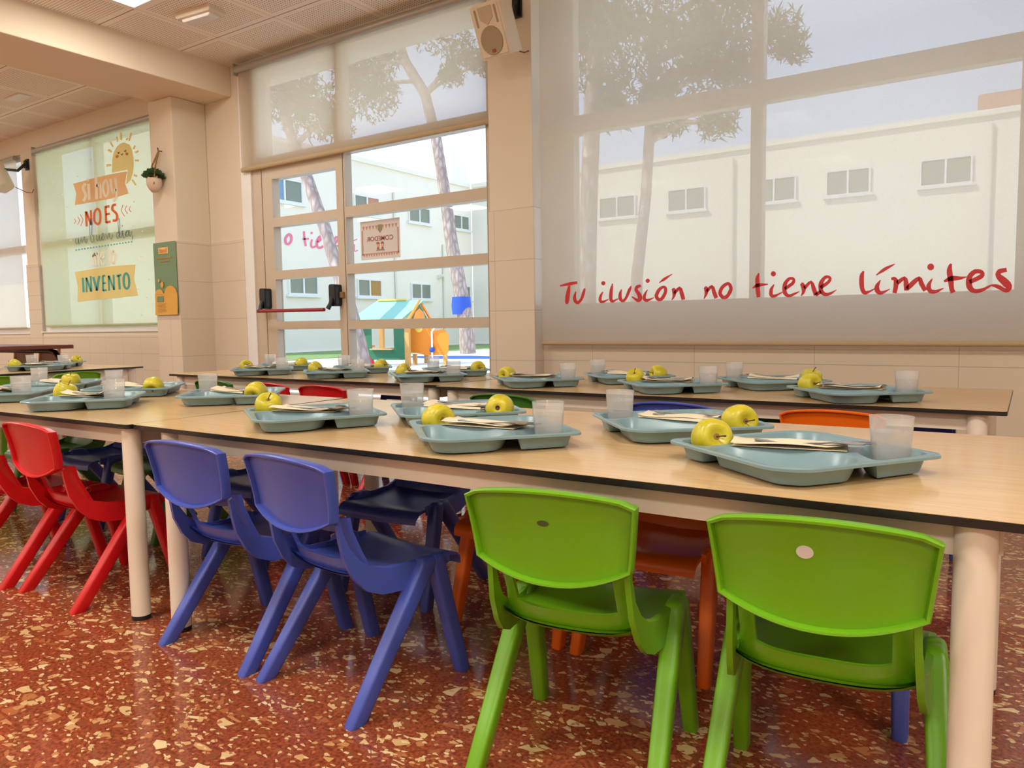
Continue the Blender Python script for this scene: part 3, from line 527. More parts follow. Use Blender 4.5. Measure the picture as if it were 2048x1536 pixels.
def bark_mat():
    m, n, l, p = new_mat('pine_bark')
    t = n.new('ShaderNodeTexCoord')
    mp = n.new('ShaderNodeMapping')
    mp.inputs['Scale'].default_value = (9, 9, 2.6)
    l.new(t.outputs['Object'], mp.inputs['Vector'])
    v = n.new('ShaderNodeTexVoronoi')
    v.feature = 'DISTANCE_TO_EDGE'
    v.inputs['Scale'].default_value = 1.0
    nz = n.new('ShaderNodeTexNoise')
    nz.inputs['Scale'].default_value = 3.0
    nz.inputs['Detail'].default_value = 6
    l.new(t.outputs['Object'], nz.inputs['Vector'])
    l.new(mp.outputs[0], v.inputs['Vector'])
    cr = n.new('ShaderNodeValToRGB')
    cr.color_ramp.elements[0].position = 0.0
    cr.color_ramp.elements[0].color = rgb(150, 128, 120)
    cr.color_ramp.elements[1].position = 0.3
    cr.color_ramp.elements[1].color = rgb(214, 198, 190)
    l.new(math_n(n, l, 'MULTIPLY', v.outputs['Distance'], nz.outputs['Fac']), cr.inputs[0])
    l.new(cr.outputs[0], p.inputs['Base Color'])
    p.inputs['Roughness'].default_value = 0.95
    return m

def leaf_mat(name, a, b):
    m, n, l, p = new_mat(name)
    t = n.new('ShaderNodeTexCoord')
    nz = n.new('ShaderNodeTexNoise')
    nz.inputs['Scale'].default_value = 1.7
    nz.inputs['Detail'].default_value = 4
    l.new(t.outputs['Object'], nz.inputs['Vector'])
    l.new(mix_col(n, l, nz.outputs['Fac'], a, b), p.inputs['Base Color'])
    p.inputs['Roughness'].default_value = 0.7
    return m

WALL_C = rgb(222, 209, 186)
M = dict(
    floor=floor_mat(), ceiling=ceiling_mat(), laminate=laminate_mat(), apple=apple_mat(), bark=bark_mat(),
    wall=plain('cream_wall_paint', WALL_C, 0.75, vary=0.02, scale=6),
    tile=tile_mat('cream_wall_tile', rgb(220, 205, 184), -0.198, 0.602, 0.531, 0.297),
    tile_far=tile_mat('cream_wall_tile_small', rgb(220, 205, 184), -5.98, 0.30, 0.531, 0.147),
    plaster=plain('beam_paint', rgb(232, 214, 190), 0.8, vary=0.02, scale=5),
    edge=plain('black_phenolic_edge', rgb(24, 20, 18), 0.35, vary=0.1),
    white_metal=plain('cream_powder_coat', rgb(226, 212, 194), 0.35, vary=0.03),
    alu=plain('beige_lacquered_aluminium', rgb(196, 180, 158), 0.4, vary=0.03),
    alu_white=plain('white_lacquered_aluminium', rgb(232, 230, 226), 0.4, vary=0.02),
    mark=plain('dark_scuff_mark', rgb(70, 80, 40), 0.6),
    rubber=plain('black_rubber', rgb(20, 19, 19), 0.6),
    black=plain('black_plastic', rgb(18, 18, 20), 0.35),
    glass=glass_mat('window_glass'),
    blind=blind_mat('cream_screen_fabric', rgb(222, 210, 190), 0.20, 0.55),
    blind_hem=blind_mat('cream_screen_hem', rgb(214, 192, 156), 0.05, 0.35),
    blind_green=blind_mat('pale_green_printed_fabric', rgb(214, 218, 176), 0.14, 0.5),
    tube=plain('grey_aluminium_tube', rgb(176, 174, 166), 0.35, metal=0.3),
    tray=plain('blue_grey_melamine', rgb(122, 150, 156), 0.3, vary=0.05, scale=60),
    cup=cup_mat('frosted_clear_plastic', 0.78, (0.95, 0.95, 0.94, 1)),
    water=cup_mat('water', 0.88, (0.93, 0.93, 0.9, 1), 0.03, 0.3),
    napkin=plain('cream_paper_napkin', rgb(226, 212, 184), 0.9, vary=0.03, scale=90, bump=0.2),
    steel=plain('stainless_steel', rgb(176, 174, 172), 0.22, metal=1.0, vary=0.05),
    stem=plain('brown_stem', rgb(84, 62, 34), 0.8),
    red_print=blind_mat('red_printed_lettering', rgb(222, 70, 68), 0.03, 0.3),
    orange_print=blind_mat('orange_printed_lettering', rgb(234, 118, 64), 0.04, 0.3),
    peach_print=blind_mat('peach_printed_banner', rgb(248, 190, 132), 0.07, 0.35),
    yellow_print=blind_mat('yellow_printed_banner', rgb(252, 220, 146), 0.07, 0.35),
    cream_print=blind_mat('cream_printed_lettering', rgb(254, 244, 222), 0.03, 0.15),
    blue_print=blind_mat('grey_blue_printed_lettering', rgb(132, 152, 150), 0.05, 0.35),
    teal_print=blind_mat('teal_printed_lettering', rgb(104, 186, 184), 0.04, 0.25),
    dark_print=blind_mat('brown_printed_face', rgb(120, 92, 50), 0.05, 0.3),
    blush_print=blind_mat('blush_printed_cheeks', rgb(226, 156, 74), 0.05, 0.4),
    pot=plain('cream_ceramic', rgb(216, 192, 168), 0.55, vary=0.04),
    strap=plain('tan_leather', rgb(150, 112, 62), 0.7),
    leaf=leaf_mat('pot_plant_leaf', rgb(26, 54, 16), rgb(70, 104, 38)),
    pine=leaf_mat('pine_needles', rgb(66, 76, 46), rgb(112, 116, 78)),
    speaker=plain('cream_speaker_plastic', rgb(226, 212, 190), 0.45, vary=0.02),
    horn=plain('beige_horn', rgb(196, 178, 150), 0.6),
    grille=plain('beige_speaker_grille', rgb(168, 150, 122), 0.7, vary=0.1, scale=400),
    wire=plain('red_wire', rgb(150, 40, 40), 0.5),
    facade=plain('white_render', rgb(242, 232, 216), 0.9, vary=0.03, scale=1.2),
    facade_pink=plain('pink_painted_lettering', rgb(240, 120, 150), 0.8),
    pane_dark=plain('grey_green_window_glass', rgb(128, 136, 122), 0.15, vary=0.1),
    pane_blue=plain('painted_sky_reflection_glass', rgb(120, 150, 176), 0.12, vary=0.1),  # sky reflection painted as the blue of the pane
    shutter=plain('tan_roller_shutter', rgb(176, 132, 66), 0.6),
    sill=plain('cream_stone_sill', rgb(230, 224, 208), 0.8),
    brick=plain('red_brick_render', rgb(190, 140, 120), 0.9, scale=8),
    paving=plain('pale_playground_paving', rgb(226, 224, 214), 0.9, vary=0.04, scale=1),
    grass=plain('short_grass', rgb(120, 146, 84), 0.95, vary=0.2, scale=5),
    blue_play=plain('blue_rubber_matting', rgb(40, 86, 190), 0.8),
    orange_play=plain('orange_play_panel', rgb(246, 142, 36), 0.5),
    green_play=plain('green_play_panel', rgb(46, 118, 84), 0.5),
    roof_play=plain('pale_green_play_roof', rgb(150, 206, 182), 0.4),
    wood_play=plain('golden_play_timber', rgb(212, 160, 92), 0.7, vary=0.1, scale=9),
    red_play=plain('red_play_plastic', rgb(214, 62, 66), 0.5),
    yellow_play=plain('yellow_play_plastic', rgb(240, 206, 96), 0.5),
    white_play=plain('white_play_plastic', rgb(238, 238, 232), 0.5),
    brown_wood=plain('dark_brown_table_wood', rgb(108, 52, 34), 0.35, vary=0.1, scale=14),
    brown_edge=plain('light_edge_trim', rgb(176, 112, 66), 0.4),
    diffuser=plain('light_panel_diffuser', rgb(255, 250, 240), 0.5, emit=((1, 0.96, 0.88, 1), 2.2)),
    paper=plain('white_paper', rgb(214, 208, 204), 0.85, vary=0.02),
    paper_pink=plain('dusty_pink_ink', rgb(196, 140, 128), 0.85),
    paper_ink=plain('brown_ink', rgb(164, 96, 78), 0.85),
    paper_green=plain('olive_ink', rgb(150, 142, 104), 0.85),
    paper_skin=plain('peach_ink', rgb(216, 164, 136), 0.85),
    paper_teal=plain('grey_teal_ink', rgb(120, 140, 136), 0.85),
    poster_green=plain('sage_green_poster_ink', rgb(112, 142, 104), 0.6, vary=0.03),
    poster_yellow=plain('mustard_poster_ink', rgb(220, 164, 66), 0.6, vary=0.03),
    poster_light=plain('pale_yellow_poster_ink', rgb(236, 196, 120), 0.6),
    poster_orange=plain('orange_poster_ink', rgb(226, 132, 40), 0.6),
    poster_tan=plain('tan_poster_ink', rgb(178, 138, 60), 0.6),
)
PLASTIC = dict(
    red=plain('red_chair_plastic', rgb(200, 16, 22), 0.33, vary=0.05, scale=14),
    blue=plain('blue_chair_plastic', rgb(68, 84, 172), 0.33, vary=0.06, scale=14),
    green=plain('green_chair_plastic', rgb(106, 164, 20), 0.34, vary=0.05, scale=14),
    dark_green=plain('dark_green_chair_plastic', rgb(58, 112, 34), 0.34, vary=0.05, scale=14),
    orange=plain('orange_chair_plastic', rgb(232, 104, 14), 0.34, vary=0.05, scale=14),
)
# ------------------------------------------------------------------ the room
WY = 3.80                     # inner face of the window wall
CZ = 2.78
def sbox(name, mats, boxes, bev=0):
    b = MB()
    for bx in boxes:
        b.box(*bx)
    o = struct(b.build(name, mats))
    if bev:
        bevel(o, bev)
    return o

sbox('floor', M['floor'], [(-12, 3.2, -3.7, 4.1, -0.12, 0)])
sbox('ceiling', M['ceiling'], [(-12.2, 3.4, -3.9, 4.3, CZ, 3.15)])
sbox('ceiling_beam', M['plaster'], [(-5.75, -5.14, -3.6, WY, 2.55, CZ + 0.01)], 0.006)
sbox('wall_back', M['wall'], [
    (-12, -11, WY, 4.1, 0, CZ), (-11, -8.65, WY, 4.1, 0, 0.722), (-11, -8.65, WY, 4.1, 2.585, CZ),
    (-8.65, -8.42, WY, 4.1, 0, CZ), (-8.42, -6.0, WY, 4.1, 0, 0.735), (-8.42, -6.0, WY, 4.1, 2.60, CZ),
    (-6.0, -5.045, WY, 4.1, 0, CZ), (-5.045, -2.64, WY, 4.1, 2.74, CZ),
    (-2.64, -2.335, 3.735, 4.1, 0, CZ), (-2.335, 2.2, 3.835, 4.1, 0, 0.66), (-2.335, 2.2, 3.80, 4.1, 2.74, CZ), (2.2, 3.2, WY, 4.1, 0, CZ)])
sbox('wall_left', M['wall'], [(-12.2, -12, -3.9, 4.1, 0, CZ)])
sbox('wall_right', M['wall'], [(3.2, 3.4, -3.9, 4.1, 0, CZ)])
RW = [(-11.2, -8.2), (-7.4, -4.4), (-3.6, -0.6), (-0.1, 2.6)]     # unseen windows with blinds, added behind the camera to brighten the room
_xs = [-12] + [q for w in RW for q in w] + [3.2]
sbox('wall_front', M['wall'], [(_xs[i], _xs[i + 1], -3.9, -3.7, 0, CZ) for i in range(0, len(_xs), 2)] + [(a, c, -3.9, -3.7, 0, 0.8) for a, c in RW] + [(a, c, -3.9, -3.7, 2.6, CZ) for a, c in RW])
for _k, (a, c) in enumerate(RW):
    b = MB()
    for bx in ((a, a + 0.06, 0.8, 2.6), (c - 0.06, c, 0.8, 2.6), ((a + c) / 2 - 0.03, (a + c) / 2 + 0.03, 0.8, 2.6), (a + 0.06, c - 0.06, 0.8, 0.86), (a + 0.06, c - 0.06, 2.54, 2.6)):
        b.box(bx[0], bx[1], -3.86, -3.80, bx[2], bx[3])
    w = struct(b.build('window_%d' % (_k + 4), M['alu_white']))  # added opening, lets extra daylight into the room
    b = MB()
    b.box(a + 0.02, c - 0.02, -3.745, -3.744, 0.80, 2.6)
    b.build('added_light_blind', M['blind'], w)
sbox('pillar', M['wall'], [(-5.79, -5.48, 3.5, WY, 0, 2.55)], 0.008)
# tiled dado
sbox('trim_1', M['tile'], [(-6.0, -5.795, WY - 0.008, WY, 0, 1.445), (-5.798, -5.472, 3.492, WY, 0, 1.44), (-5.472, -5.13, WY - 0.008, WY, 0, 1.445), (-5.13, -5.045, WY - 0.016, WY, 0, 1.445)])
sbox('trim_2', M['tile'], [(-2.648, -2.327, 3.727, 3.84, 0, 1.425)], 0.003)
sbox('trim_3', M['tile'], [(-2.327, 2.2, 3.828, 3.835, 0, 0.655)])
sbox('trim_4', M['tile_far'], [(-11, -8.66, WY - 0.007, WY, 0, 0.70), (-8.66, -8.40, WY - 0.010, WY, 0, 1.445), (-8.40, -6.0, WY - 0.007, WY, 0, 0.70)])

def glazing(parent, name, x0, x1, y, z0, z1, mat='glass'):
    b = MB()
    b.box(x0, x1, y, y + 0.006, z0, z1)
    return b.build(name, M[mat], parent)

# right-hand window
b = MB()
GY = 4.0
for bx in ((-2.335, -2.21, 0.66, 2.74), (-1.166, -1.105, 0.66, 2.74), (-0.005, 0.10, 0.66, 2.74), (2.1, 2.2, 0.66, 2.74)):
    b.box(bx[0], bx[1], GY, GY + 0.07, bx[2], bx[3])
for x0, x1 in ((-2.21, -1.166), (-1.105, -0.005), (0.10, 2.1)):
    b.box(x0, x1, GY, GY + 0.07, 0.66, 0.868)
    b.box(x0, x1, GY, GY + 0.07, 1.866, 1.971)
    b.box(x0, x1, GY, GY + 0.07, 2.68, 2.74)
w1 = struct(b.build('window_1', M['alu']))
for x0, x1 in ((-2.21, -1.166), (-1.105, -0.005), (0.10, 2.1)):
    glazing(w1, 'pane', x0, x1, GY + 0.04, 0.868, 1.866)
    glazing(w1, 'pane', x0, x1, GY + 0.04, 1.971, 2.68)

b = MB()
b.box(-2.33, 2.2, 3.832, 4.0, 0.658, 0.668)
b.build('sill', M['alu_white'], w1)  # white ledge added to bounce daylight onto the blind's lower band

# the two windows at the left end of the room
def side_window(name, x0, x1, z0, z1, mull, bar):
    b = MB()
    y0, y1 = 3.83, 3.90
    b.box(x0, x0 + 0.07, y0, y1, z0, z1)
    b.box(x1 - 0.07, x1, y0, y1, z0, z1)
    b.box(x0 + 0.07, x1 - 0.07, y0, y1, z0, z0 + 0.07)
    b.box(x0 + 0.07, x1 - 0.07, y0, y1, z1 - 0.06, z1)
    b.box(mull - 0.03, mull + 0.03, y0, y1, z0 + 0.07, z1 - 0.06)
    b.box(x0 + 0.07, mull - 0.03, y0, y1, bar - 0.04, bar + 0.04)
    b.box(mull + 0.03, x1 - 0.07, y0, y1, bar - 0.04, bar + 0.04)
    w = struct(b.build(name, M['alu_white']))
    for a, c in ((x0 + 0.07, mull - 0.03), (mull + 0.03, x1 - 0.07)):
        glazing(w, 'pane', a, c, 3.87, z0 + 0.07, bar - 0.04)
        glazing(w, 'pane', a, c, 3.87, bar + 0.04, z1 - 0.06)
    s = MB()
    s.box(x0, x1, WY - 0.012, 3.83, z0 - 0.001, z0 + 0.012)
    s.build('sill', M['alu_white'], w)
    return w
side_window('window_2', -8.42, -6.0, 0.735, 2.60, -7.25, 1.62)
side_window('window_3', -11.0, -8.65, 0.722, 2.585, -9.8, 1.62)

# the glazed double door and its transom
b = MB()
DY0, DY1 = 3.80, 3.87
b.box(-4.93, -4.822, DY0, DY1, 0, 2.74)
b.box(-2.70, -2.64, DY0, DY1, 0, 2.74)
b.box(-4.822, -2.70, DY0, DY1, 2.68, 2.74)
b.box(-4.822, -2.70, DY0, DY1, 1.972, 2.04)
b.box(-3.99, -3.925, DY0, DY1, 2.04, 2.68)
door = struct(b.build('door_1', M['alu']))
b = MB()
b.box(-5.045, -4.93, DY0 - 0.012, DY1, 0, 2.74)
b.build('side_jamb', M['alu_white'], door)  # white colour stands in for window light on this jamb
glazing(door, 'transom_pane', -4.822, -3.99, 3.85, 2.04, 2.68)
glazing(door, 'transom_pane', -3.925, -2.70, 3.85, 2.04, 2.68)
def leaf(name, x0, x1, g0, g1, rows, ztop):
    b = MB()
    b.box(x0, g0, DY0, DY1, 0.015, ztop)
    b.box(g1, x1, DY0, DY1, 0.015, ztop)
    zs = [0.015] + [z for r in rows for z in r] + [ztop]
    for i in range(0, len(zs), 2):
        b.box(g0, g1, DY0, DY1, zs[i], zs[i + 1])
    o = b.build(name, M['alu'], door)
    for z0, z1 in rows:
        glazing(o, 'pane', g0, g1, 3.855, z0, z1)
    return o
lf = leaf('opening_leaf', -4.812, -3.945, -4.70, -4.012, [(0.25, 0.735), (0.796, 1.116), (1.181, 1.510), (1.580, 1.868)], 1.966)
rf = leaf('fixed_leaf', -3.937, -2.703, -3.925, -2.708, [(0.25, 0.730), (0.796, 1.121), (1.188, 1.515), (1.586, 1.960)], 1.966)
lf['label'] = 'narrow left leaf with the red push bar'
# emergency push bar
b = MB()
b.tube([(-4.80, 3.705, 0.877), (-4.07, 3.705, 0.872)], 0.013, 12)
bar = b.build('push_bar', M['wire'], lf, 40)
bar['label'] = 'red emergency push bar'
def housing(x, n):
    b = MB()
    prof = rounded([(-0.035, 0.0), (0.035, 0.0), (0.035, 0.155), (-0.035, 0.155)], 0.02)
    b.loft([[(x + u * k, y, 0.895 + v) for u, v in prof] for y, k in ((3.80, 1.0), (3.745, 1.0), (3.735, 0.85))])
    b.tube([(x, 3.74, 0.95), (x, 3.72, 0.91), (x + n * 0.012, 3.705, 0.875)], [0.018, 0.015, 0.017], 10)
    o = b.build('bar_housing', M['black'], lf, 40)
    o['label'] = 'black bar housing'
housing(-4.785, 1)
housing(-4.022, -1)
b = MB()
b.box(-3.992, -3.955, 3.775, 3.80, 0.955, 0.995)
b.build('strike_plate', M['strap'], lf)

# ------------------------------------------------------------------ roller blinds
def blind(name, label, x0, x1, y, z0, z1, mat, hem, tube_z, hem_r=0.014):
    t = thing(name, label, 'blind', ((x0 + x1) / 2, y, z0))
    ox, oz = (x0 + x1) / 2, z0
    b = MB()
    nx = 30
    vs, fs = [], []
    rows = 12
    for j in range(rows + 1):
        z = z0 + (z1 - z0) * j / rows
        for i in range(nx + 1):
            x = x0 + (x1 - x0) * i / nx
            vs.append((x - ox, 0.0012 * math.sin(x * 7.0 + z), z - oz))
    for j in range(rows):
        for i in range(nx):
            a = j * (nx + 1) + i
            fs.append((a, a + 1, a + nx + 2, a + nx + 1))
    b.add(vs, fs)
    f = b.build('fabric', M[mat], t, 180)
    h = MB()
    h.loft([[(x, hem_r * 0.7 * math.cos(k), hem_r * math.sin(k)) for k in [2 * math.pi * q / 12 for q in range(12)]] for x in (x0 - ox, x1 - ox)])
    o = h.build('hem_bar', M[hem], t, 50)
    h = MB()
    h.cyl((x0 - ox - 0.01, -0.012, tube_z - oz), (x1 - ox + 0.01, -0.012, tube_z - oz), 0.026, n=18)
    h.build('roller_tube', M['tube'], t, 50)
    h = MB()
    h.box(x0 - ox - 0.022, x0 - ox - 0.011, -0.03, 0.02, tube_z - oz - 0.04, tube_z - oz + 0.045)
    h.build('end_bracket', M['tube'], t)
    return t, f, Vector((ox, y, oz))
def printed(f, org, key, mat, dy, name='lettering', pick=None, src=None):
    b = MB()
    d = src or DATA[key]
    if pick:
        d = {k: [st for st in d[k] if pick(st[len(st) // 2])] for k in d}
    b.strips(d, lambda u, v: (u - org.x, -dy, v - org.z))
    return b.build(name, M[mat], f)

blind('roller_blind', 'cream roller blind half lowered over the glazed door', -5.0, -2.655, 3.765, 1.965, 2.715, 'blind', 'blind_hem', 2.715, 0.018)
t, f, org = blind('roller_blind', 'large cream roller blind with red handwritten lettering over the right window', -2.295, 1.3, 3.762, 0.636, 2.715, 'blind', 'blind_hem', 2.715, 0.011)
for word, u0, u1 in (('Tu', -9, -2.02), ('ilusión', -2.02, -1.46), ('no', -1.46, -1.20), ('tiene', -1.20, -0.72), ('límites', -0.72, 9)):
    lt = printed(f, org, 'limites', 'red_print', 0.003, pick=lambda q: u0 <= q[0] / 1000 < u1)
    lt['label'] = 'red handwritten word ' + word
t, f, org = blind('roller_blind', 'pale green roller blind printed with a sun and a Spanish motto', -8.31, -6.06, 3.792, 0.80, 2.565, 'blind_green', 'blind_green', 2.565, 0.010)
for key, mat, d, nm, lb in (('dots', 'cream_print', 0.003, 'printed_dot', None), ('sun', 'yellow_print', 0.003, 'printed_sun', 'smiling yellow sun'), ('sunface', 'dark_print', 0.0045, 'sun_face', None),
                            ('cheek', 'blush_print', 0.0045, 'sun_cheek', None), ('banner1', 'peach_print', 0.006, 'printed_banner', 'peach ribbon banner'), ('banner2', 'yellow_print', 0.006, 'printed_banner', 'yellow ribbon banner'),
                            ('orange', 'orange_print', 0.006, 'lettering', 'orange words NO ES'), ('chevron', 'orange_print', 0.006, 'printed_chevron', None),
                            ('cream', 'cream_print', 0.0075, 'lettering', 'cream words si hoy and me lo'), ('blue', 'blue_print', 0.0075, 'lettering', 'grey-blue script un buen dia'), ('teal', 'teal_print', 0.0075, 'lettering', 'teal word INVENTO')):
    pieces = [DATA[key]]
    if key in ('dots', 'cheek', 'chevron', 'teal'):
        n0 = 20 if key == 'teal' else len(DATA[key]['s'])
        pieces = [{'s': [q], 'p': []} for q in DATA[key]['s'][:n0]] + [{'s': [], 'p': [q]} for q in DATA[key]['p']]
        if key == 'teal':
            pieces.append({'s': DATA[key]['s'][n0:], 'p': []})
    if key == 'cream':
        pieces = [{'s': DATA[key]['s'][:8], 'p': []}, {'s': DATA[key]['s'][8:], 'p': []}]
        lb = ['cream words si hoy', 'cream words me lo']
    for pi, pc in enumerate(pieces):
        last = pi == len(pieces) - 1
        o = printed(f, org, key, mat, d, nm if key != 'teal' or last else 'printed_dash', src=pc)
        if lb and (key not in ('dots', 'chevron', 'teal') or last):
            o['label'] = lb[pi] if isinstance(lb, list) else lb
blind('roller_blind', 'cream roller blind on the window at the far left end', -10.92, -8.735, 3.792, 0.785, 2.55, 'blind', 'blind_hem', 2.555, 0.010)

# ------------------------------------------------------------------ ceiling fittings
def lamp_panel(x, y, label, group, power=LAMP_W):
    t = thing('ceiling_light_panel', label, 'light', (x, y, CZ), 0, group)
    b = MB()
    for bx in ((-0.295, 0.295, -0.295, -0.275), (-0.295, 0.295, 0.275, 0.295), (-0.295, -0.275, -0.275, 0.275), (0.275, 0.295, -0.275, 0.275)):
        b.box(bx[0], bx[1], bx[2], bx[3], -0.008, 0.0)
    b.build('frame', M['alu_white'], t)
    b = MB()
    b.box(-0.275, 0.275, -0.275, 0.275, -0.004, -0.0005)
    b.build('diffuser', M['diffuser'], t)
    ld = bpy.data.lights.new('panel_light', 'AREA')
    ld.shape = 'SQUARE'
    ld.size = 0.54
    ld.energy = power
    ld.color = LAMP_COL
    lo = bpy.data.objects.new('panel_light', ld)
    COL.objects.link(lo)
    lo.parent = t
    lo.location = (0, 0, -0.012)
    return t
lamp_panel(-4.403, 2.494, 'lit square light panel in the ceiling at the top left, beside the beam', 'square ceiling light panels', LAMP_W * 0.6)
for x in (-4.403, -2.027, 0.349, 2.1):
    for y in (0.118, -2.26):
        lamp_panel(x, y, 'square ceiling light panel behind the camera, out of view', 'square ceiling light panels')
for x in (-7.9, -10.3):
    for y in (1.8, -0.6, -2.8):
        lamp_panel(x, y, 'square ceiling light panel beyond the beam, out of view', 'square ceiling light panels')

t = thing('emergency_light', 'small cream emergency light fixed to the perforated ceiling right of the beam', 'light', (-4.42, 3.06, CZ), 6)
b = MB()
pr = rounded([(-0.16, -0.065), (0.16, -0.065), (0.16, 0.065), (-0.16, 0.065)], 0.012)
b.loft([[(u * k, v * k, z) for u, v in pr] for z, k in ((0, 1), (-0.028, 1), (-0.036, 0.93))])
b.build('housing', M['speaker'], t, 40)
b = MB()
pr = rounded([(-0.13, -0.04), (0.13, -0.04), (0.13, 0.04), (-0.13, 0.04)], 0.012)
b.loft([[(u * k, v * k, z) for u, v in pr] for z, k in ((-0.036, 1), (-0.048, 1), (-0.054, 0.9))])
b.build('lens', M['alu_white'], t, 40)
t = thing('recessed_fitting', 'small white rectangular fitting in the ceiling left of the beam', 'light', (-7.26, 3.2, CZ), 0)
b = MB()
b.box(-0.14, 0.14, -0.05, 0.05, -0.012, 0)
bevel(b.build('cover', M['alu_white'], t), 0.004)

# ------------------------------------------------------------------ wall speakers
def speaker(label, loc, yaw, pitch, wall, cable):
    t = thing('wall_speaker', label, 'speaker', loc)
    t.rotation_mode = 'QUATERNION'
    q = Quaternion((0, 0, 1), math.radians(yaw)) @ Quaternion((1, 0, 0), math.radians(pitch))
    t.rotation_quaternion = q
    inv = Matrix.Translation(Vector(loc)) @ q.to_matrix().to_4x4()
    inv.invert()
    W, Hh = 0.100, 0.138
    b = MB()
    def sect(hw, r0, back):
        pts = [(-hw, -0.085), (hw, -0.085), (hw, 0.0)]
        pts += [(hw * math.cos(a), 0.0 + back * math.sin(a)) for a in [math.pi * k / 10 for k in range(1, 10)]]
        pts += [(-hw, 0.0)]
        return pts
    s = sect(W, 0, 0.085)
    b.loft([[(u * k, v * k2, z) for u, v in s] for z, k, k2 in ((-Hh, 0.95, 0.95), (-Hh + 0.008, 1, 1), (Hh - 0.008, 1, 1), (Hh, 0.95, 0.95))])
    b.build('cabinet', M['speaker'], t, 40)
    b = MB()
    pr = rounded([(-0.088, -0.128), (0.088, -0.128), (0.088, 0.128), (-0.088, 0.128)], 0.008)
    b.loft([[(u, -0.085, v) for u, v in pr], [(u * 0.98, -0.091, v * 0.98) for u, v in pr]])
    b.build('baffle', M['speaker'], t, 40)
    b = MB()
    c = [(0.074 * math.cos(a), -0.050 + 0.074 * math.sin(a)) for a in [2 * math.pi * k / 32 for k in range(32)]]
    b.loft([[(u, -0.091, v) for u, v in c], [(u * 0.96, -0.0965, -0.050 + (v + 0.050) * 0.96) for u, v in c], [(u * 0.78, -0.094, -0.050 + (v + 0.050) * 0.78) for u, v in c], [(u * 0.3, -0.0955, -0.050 + (v + 0.050) * 0.3) for u, v in c]])
    b.build('woofer_grille', M['grille'], t, 40)
    b = MB()
    horn = [(-0.048, 0.120), (0.048, 0.120), (0.044, 0.06), (0.0, 0.028), (-0.044, 0.06)]
    b.loft([[(u, -0.0915, v) for u, v in horn], [(u * 0.94, -0.0945, 0.08 + (v - 0.08) * 0.94) for u, v in horn], [(u * 0.3, -0.05 - 0.042, 0.09 + (v - 0.09) * 0.3) for u, v in horn]])
    b.build('horn', M['horn'], t, 30)
    for sx_ in (-1, 1):
        b = MB()
        pr = rounded([(-0.007, -0.045), (0.007, -0.045), (0.007, 0.045), (-0.007, 0.045)], 0.005)
        b.loft([[(sx_ * 0.067 + u, -0.091, 0.072 + v) for u, v in pr], [(sx_ * 0.067 + u * 0.8, -0.0935, 0.072 + v * 0.9) for u, v in pr]])
        b.build('port_slot', M['grille'], t)
    b = MB()
    b.box(-0.011, 0.011, -0.0985, -0.094, -0.110, -0.092)
    b.build('badge', M['paper_ink'], t)
    b = MB()
    w = Vector(wall)
    for bx in ((-0.03, 0.03, -0.016, 0.0, -0.055, 0.055), (-0.018, 0.018, -0.035, -0.016, -0.038, 0.038)):
        k = MB()
        k.box(*bx)
        b.add([inv @ (w + Vector(p)) for p in k.v], k.f)
    k = MB()
    k.tube([w + Vector((0, -0.03, 0)), (w + Vector(loc) + Vector((0, 0.08, 0))) / 2, Vector(loc) + q @ Vector((0.0, 0.07, 0.03))], 0.014, 10)
    b.add([inv @ Vector(p) for p in k.v], k.f)
    b.build('bracket', M['black'], t)
    b = MB()
    k = MB()
    k.tube([Vector(p) for p in cable], 0.004, 8)
    b.add([inv @ Vector(p) for p in k.v], k.f)
    b.build('cable', M['wire'], t, 60)
    return t
speaker('cream wall speaker angled down on the pier between door and right window', (-2.392, 3.50, 2.362), -4, 24, (-2.42, 3.735, 2.55),
        [(-2.33, 3.56, 2.285), (-2.335, 3.62, 2.262), (-2.345, 3.68, 2.275), (-2.35, 3.733, 2.30)])
speaker('cream wall speaker seen from behind at the far left of the wall', (-8.34, 3.45, 2.28), -62, 26, (-8.50, 3.80, 2.46),
        [(-8.30, 3.58, 2.18), (-8.34, 3.70, 2.15), (-8.38, 3.77, 2.16), (-8.40, 3.795, 2.20)])

# ------------------------------------------------------------------ hanging plant and poster on the pillar
t = thing('hanging_plant_pot', 'small cream hanging pot with green plant on the left pillar', 'plant', (-5.64, 3.43, 1.875))
b = MB()
b.lathe([(0.004, -0.055), (0.022, -0.052), (0.042, -0.03), (0.055, 0.0), (0.058, 0.035), (0.055, 0.052), (0.050, 0.052), (0.048, 0.03), (0.004, 0.028)], 24)
b.build('pot', M['pot'], t, 40)
b = MB()
random.seed(3)
for i in range(260):
    a, el = random.uniform(0, 6.283), random.uniform(0.15, 1.5)
    r = 0.085 * random.uniform(0.75, 1.0)
    c = Vector((math.cos(a) * math.cos(el) * r, min(0.06, math.sin(a) * math.cos(el) * r), 0.045 + math.sin(el) * r * 0.95))
    d = (c - Vector((0, 0, 0.03))).normalized()
    s1 = d.orthogonal().normalized() * 0.008
    b.add([c - d * 0.02 - s1 * 0.3, c - s1, c + d * 0.016, c + s1], [(0, 1, 2, 3)])
f = b.build('foliage', M['leaf'], t, fix=False)
for dx in (-0.035, 0.045):
    b = MB()
    b.tube([(dx, -0.03 if dx > 0 else 0.02, 0.0), (dx * 0.6, 0.0, 0.15), (0.012, 0.045, 0.275)], 0.007, 6)
    b.build('strap', M['strap'], t, 60)
b = MB()
b.tube([(0.012, 0.07, 0.272), (0.012, 0.04, 0.272), (0.012, 0.035, 0.295)], 0.005, 6)
b.build('hook', M['stem'], t)

